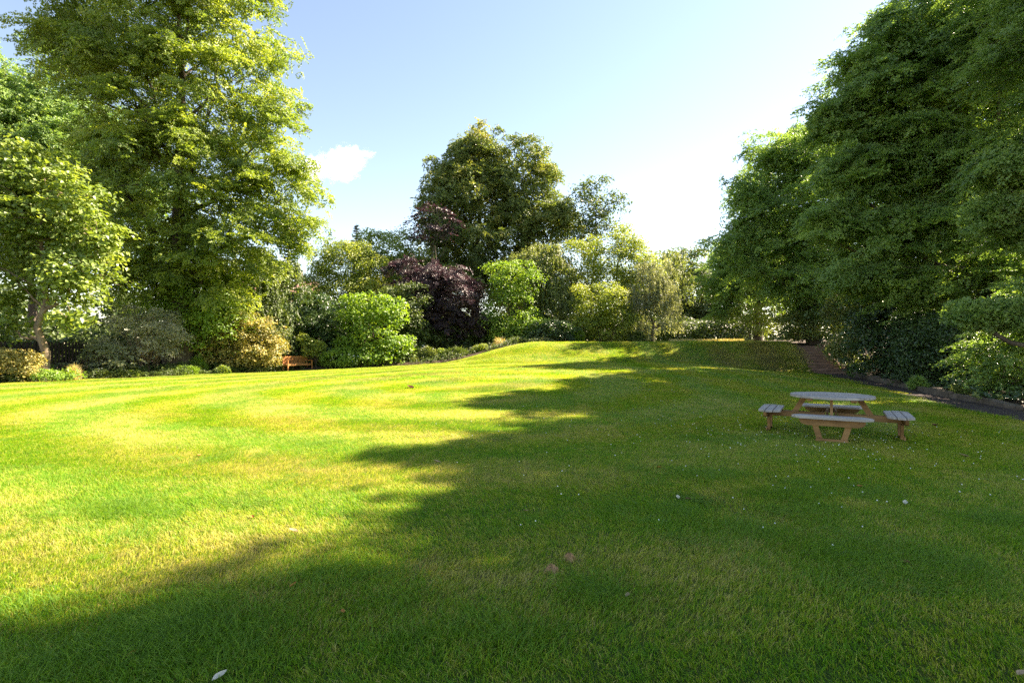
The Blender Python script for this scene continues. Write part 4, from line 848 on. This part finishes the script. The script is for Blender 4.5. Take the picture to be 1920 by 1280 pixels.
# ------------------------------------------------------------------ round picnic table with four seats
TX, TY = 5.87, 9.42; TAZ = math.atan2(TX, TY)
tb = thing('picnic_table', 'round wooden picnic table with four attached bench seats on the shaded lawn', 'picnic table', (TX, TY, g1(TX, TY) - .02), -TAZ)
RT = .665
npl = 9; pw = 2 * RT / npl
for k in range(npl):                              # tabletop planks clipped to the circle
    y0 = -RT + k * pw + .007; y1 = y0 + pw - .014; top_, bot_ = [], []
    ysamp = np.linspace(y0, y1, 7); xsamp = np.sqrt(np.maximum(RT * RT - ysamp ** 2, .0004))
    poly = [(x, y) for x, y in zip(xsamp, ysamp)] + [(-x, y) for x, y in zip(xsamp[::-1], ysamp[::-1])]
    MB().prism(poly, .70, .738 + random.uniform(-.002, .002)).build('tabletop_plank', M['wood_grey'], tb)
for s in (-1, 1):
    MB().box((s * .33, 0, .675), (.09, 1.0, .046), bev=.004).build('tabletop_batten', M['wood_tan'], tb)
MB().box((0, 0, .673), (.56, .12, .045), bev=.004).build('tabletop_batten', M['wood_tan'], tb)
def rot2(v, k): c, s_ = [(1, 0), (0, 1), (-1, 0), (0, -1)][k]; return (v[0] * c - v[1] * s_, v[0] * s_ + v[1] * c) + tuple(v[2:])
for k in range(4):                                # each quarter: the pattern faces -y, then turned by k*90 degrees
    Q = lambda v: rot2(v, k)
    halfs = [(.45, .545), (.548, .585), (.575, .47)]
    for j in range(3):                            # inner, middle, outer plank with slanted ends
        ya = -(.80 + j * .127); yb_ = ya - .111; h0, h1 = halfs[j]
        MB().prism([Q(p) for p in [(-h0, ya), (-h1, yb_), (h1, yb_), (h0, ya)]], .415, .452 + random.uniform(-.002, .002)).build('seat_plank', M['wood_grey'], tb)
    # bearer under the seat with rounded ends, across the seat
    pts_ = [(-.46, .413), (-.47, .37), (-.44, .325), (-.36, .30), (.36, .30), (.44, .325), (.47, .37), (.46, .413)]
    for yy_ in (-1.085,):
        mb = MB(); n = len(pts_); Va = [Q((x, yy_, z)) for x, z in pts_]; Vb = [Q((x, yy_ + .045, z)) for x, z in pts_]
        mb.add(Va + Vb, [tuple(range(n)), tuple(range(2 * n - 1, n - 1, -1))] + [(i, n + i, n + (i + 1) % n, (i + 1) % n) for i in range(n)]); mb.build('seat_bearer', M['wood_tan'], tb)
    for s in (-1, 1):                             # legs converging to the foot plank
        MB().beam(Q((s * .24, -1.015, .31)), Q((s * .165, -1.015, .05)), .085, .045, up=Q((0, -1, 0))).build('leg', M['wood_tan'], tb)
    mb = MB(); fp = [(-.26, -.03), (.26, -.03), (.225, .085), (-.225, .085)]
    Va = [Q((x, -1.065, z)) for x, z in fp]; Vb = [Q((x, -1.042, z)) for x, z in fp]
    mb.add(Va + Vb, [(0, 1, 2, 3), (7, 6, 5, 4)] + [(i, 4 + i, 4 + (i + 1) % 4, (i + 1) % 4) for i in range(4)]); mb.build('foot', M['wood_tan'], tb)
    for s in (-1, 1):                             # twin radial rails from the centre to the seat
        zz = .355 if k % 2 else .352
        MB().beam(Q((s * .07, -.10, zz)), Q((s * .07, -1.035, zz)), .042, .10, bev=.004).build('seat_rail', M['wood_tan'], tb)
    MB().beam(Q((0, -.42, .695)), Q((0, -.64, .31)), .09, .045, up=Q((1, 0, 0))).build('strut', M['wood_tan'], tb)

# ------------------------------------------------------------------ garden bench by the bed
bn = thing('garden_bench', 'warm brown slatted wooden bench at the lawn edge beside the golden bush', 'bench', (-13.75, 34.0, g1(-13.75, 34.0) - .01), math.atan2(.82, .57))
bn.location = (-14.25, 34.1, g1(-14.25, 34.1) - .01)
BW = .87
for sx in (-1, 1):
    MB().box((sx * BW, -.26, .32), (.06, .06, .64), bev=.006).build('leg', M['teak'], bn)
    MB().beam((sx * BW, .26, 0), (sx * BW, .34, .92), .06, .06, bev=.006).build('leg', M['teak'], bn)
    MB().beam((sx * BW, -.30, .655), (sx * BW, .30, .645), .075, .03, bev=.004).build('armrest', M['teak'], bn)
    MB().beam((sx * BW, -.23, .36), (sx * BW, .27, .36), .035, .07).build('side_rail', M['teak'], bn)
for k in range(5): MB().box((0, -.24 + k * .105, .425), (2 * BW + .06, .085, .025), bev=.004).build('seat_slat', M['teak'], bn)
MB().box((0, -.262, .37), (2 * BW - .061, .03, .075)).build('front_rail', M['teak'], bn)
MB().box((0, .335, .90), (2 * BW - .05, .035, .085), bev=.006).build('back_rail', M['teak'], bn)
MB().box((0, .295, .47), (2 * BW - .05, .03, .06), bev=.006).build('back_rail', M['teak'], bn)
mb = MB(); mb.beam((0, .298, .50), (0, .332, .862), .045, .014); sm = mb.mesh('back_slat', M['teak'])
for k in range(17): link('back_slat', sm, bn, (-.775 + k * .0969, 0, 0))

# ------------------------------------------------------------------ bare soil spots and fallen leaves
soilp = surf_mat('dry_soil', [(0.22, 0.12, 0.055), (0.38, 0.22, 0.10), (0.5, 0.32, 0.16)], 14, .95, .9, bscale=60, dist=.02); M['soilp'] = soilp
def mound(px, py, rr, label):
    x, y = gpix(px, py); n = 26; V = []; F = []; r_ = np.random.default_rng(px)
    for i in range(9):
        for j in range(n):
            a = j / n * 6.283; q = i / 8 * rr * (1 + .25 * math.sin(a * 3 + px) + .14 * math.sin(a * 5 + 1)); xx_, yy_ = math.cos(a) * q * 1.25, math.sin(a) * q
            V.append((xx_, yy_, g1(x + xx_, y + yy_) - g1(x, y) + .056 * (1 - (i / 8) ** 2.5) - .004 + r_.normal(0, .005)))
    F = [(i * n + j, i * n + (j + 1) % n, (i + 1) * n + (j + 1) % n, (i + 1) * n + j) for i in range(8) for j in range(n)]
    link('soil_mound', new_mesh('soil_mound', V, [tuple(f[::-1]) for f in F], soilp, smooth=True), None, (x, y, g1(x, y)), label=label, category='soil')
mound(1033, 1066, .042, 'small bare reddish soil mound in the grass, the larger of two')
mound(1068, 1046, .034, 'small bare soil mound in the grass, the fainter of two')
LC = {'tan': [(0.33, 0.22, 0.12), (0.45, 0.33, 0.2)], 'orange': [(0.35, 0.12, 0.03), (0.5, 0.2, 0.05)], 'cream': [(0.5, 0.45, 0.33), (0.62, 0.58, 0.46)], 'red_brown': [(0.10, 0.03, 0.02), (0.18, 0.06, 0.04)]}
LMAT = {k: surf_mat('dead_leaf_' + k, v, 30, .8, .3) for k, v in LC.items()}
LBLX = {1175: 'dry tan leaf lying near the two bare soil mounds', 415: 'large pale cream curled leaf on the dark shaded grass', 1752: 'dark red-brown leaf beside the outer seat of the picnic table', 770: 'dark dead leaf far out on the sunlit lawn before the bed',
        985: 'tan leaf on the shaded grass between soil mounds and sun patch', 375: 'orange leaf alone on the bright sunlit grass', 552: 'leaf lying at the edge of the tree shadow', 1806: 'dry tan leaf on the lawn between picnic table and path'}
LBL = {'tan': 'dry tan fallen leaf lying in the shaded grass', 'orange': 'small orange fallen leaf in the grass', 'cream': 'pale cream curled fallen leaf in the grass', 'red_brown': 'dark red-brown fallen leaf in the grass'}
def curled(s_, mat):
    V = []; F = []
    for i, (t, w) in enumerate(((-.5, .05), (-.25, .75), (.05, 1.0), (.3, .6), (.5, .04))):
        for j in (-1, -.45, 0, .45, 1): V.append((t * s_ * 2, j * w * s_ * .45, s_ * (.28 * abs(j) ** 1.6 * w + .22 * t * t * 4)))
    for i in range(4):
        for j in range(4): F.append((i * 5 + j, i * 5 + j + 1, i * 5 + j + 6, i * 5 + j + 5))
    return new_mesh('fallen_leaf', V, F, mat, smooth=True)
for px, py, c, s_ in [(1175, 1116, 'tan', .033), (985, 962, 'tan', .05), (415, 1270, 'cream', .045), (1694, 1058, 'red_brown', .05), (1806, 856, 'tan', .07), (1270, 935, 'cream', .045), (1752, 800, 'red_brown', .12), (1610, 915, 'orange', .05),
                      (552, 1103, 'orange', .035), (252, 1233, 'orange', .03), (645, 1150, 'orange', .03), (475, 975, 'orange', .04), (552, 1001, 'tan', .05), (375, 857, 'orange', .06), (1695, 945, 'cream', .05), (1908, 1268, 'tan', .035), (1290, 938, 'red_brown', .04), (1235, 880, 'orange', .05), (820, 870, 'tan', .06), (770, 736, 'red_brown', .2)]:
    x, y = gpix(px, py); o = link('fallen_leaf', curled(s_, LMAT[c]), None, (x, y, g1(x, y) + .026), label=(LBLX.get(px) if not (px == 552 and c == 'orange') else None) or LBL[c], category='leaf', group='fallen leaves on the lawn'); o.rotation_euler = (random.uniform(-.3, .3), random.uniform(-.3, .3), random.uniform(0, 6.28))
print('LEAVES', sum(STAT.values()), sorted(STAT.items(), key=lambda t: -t[1])[:40])
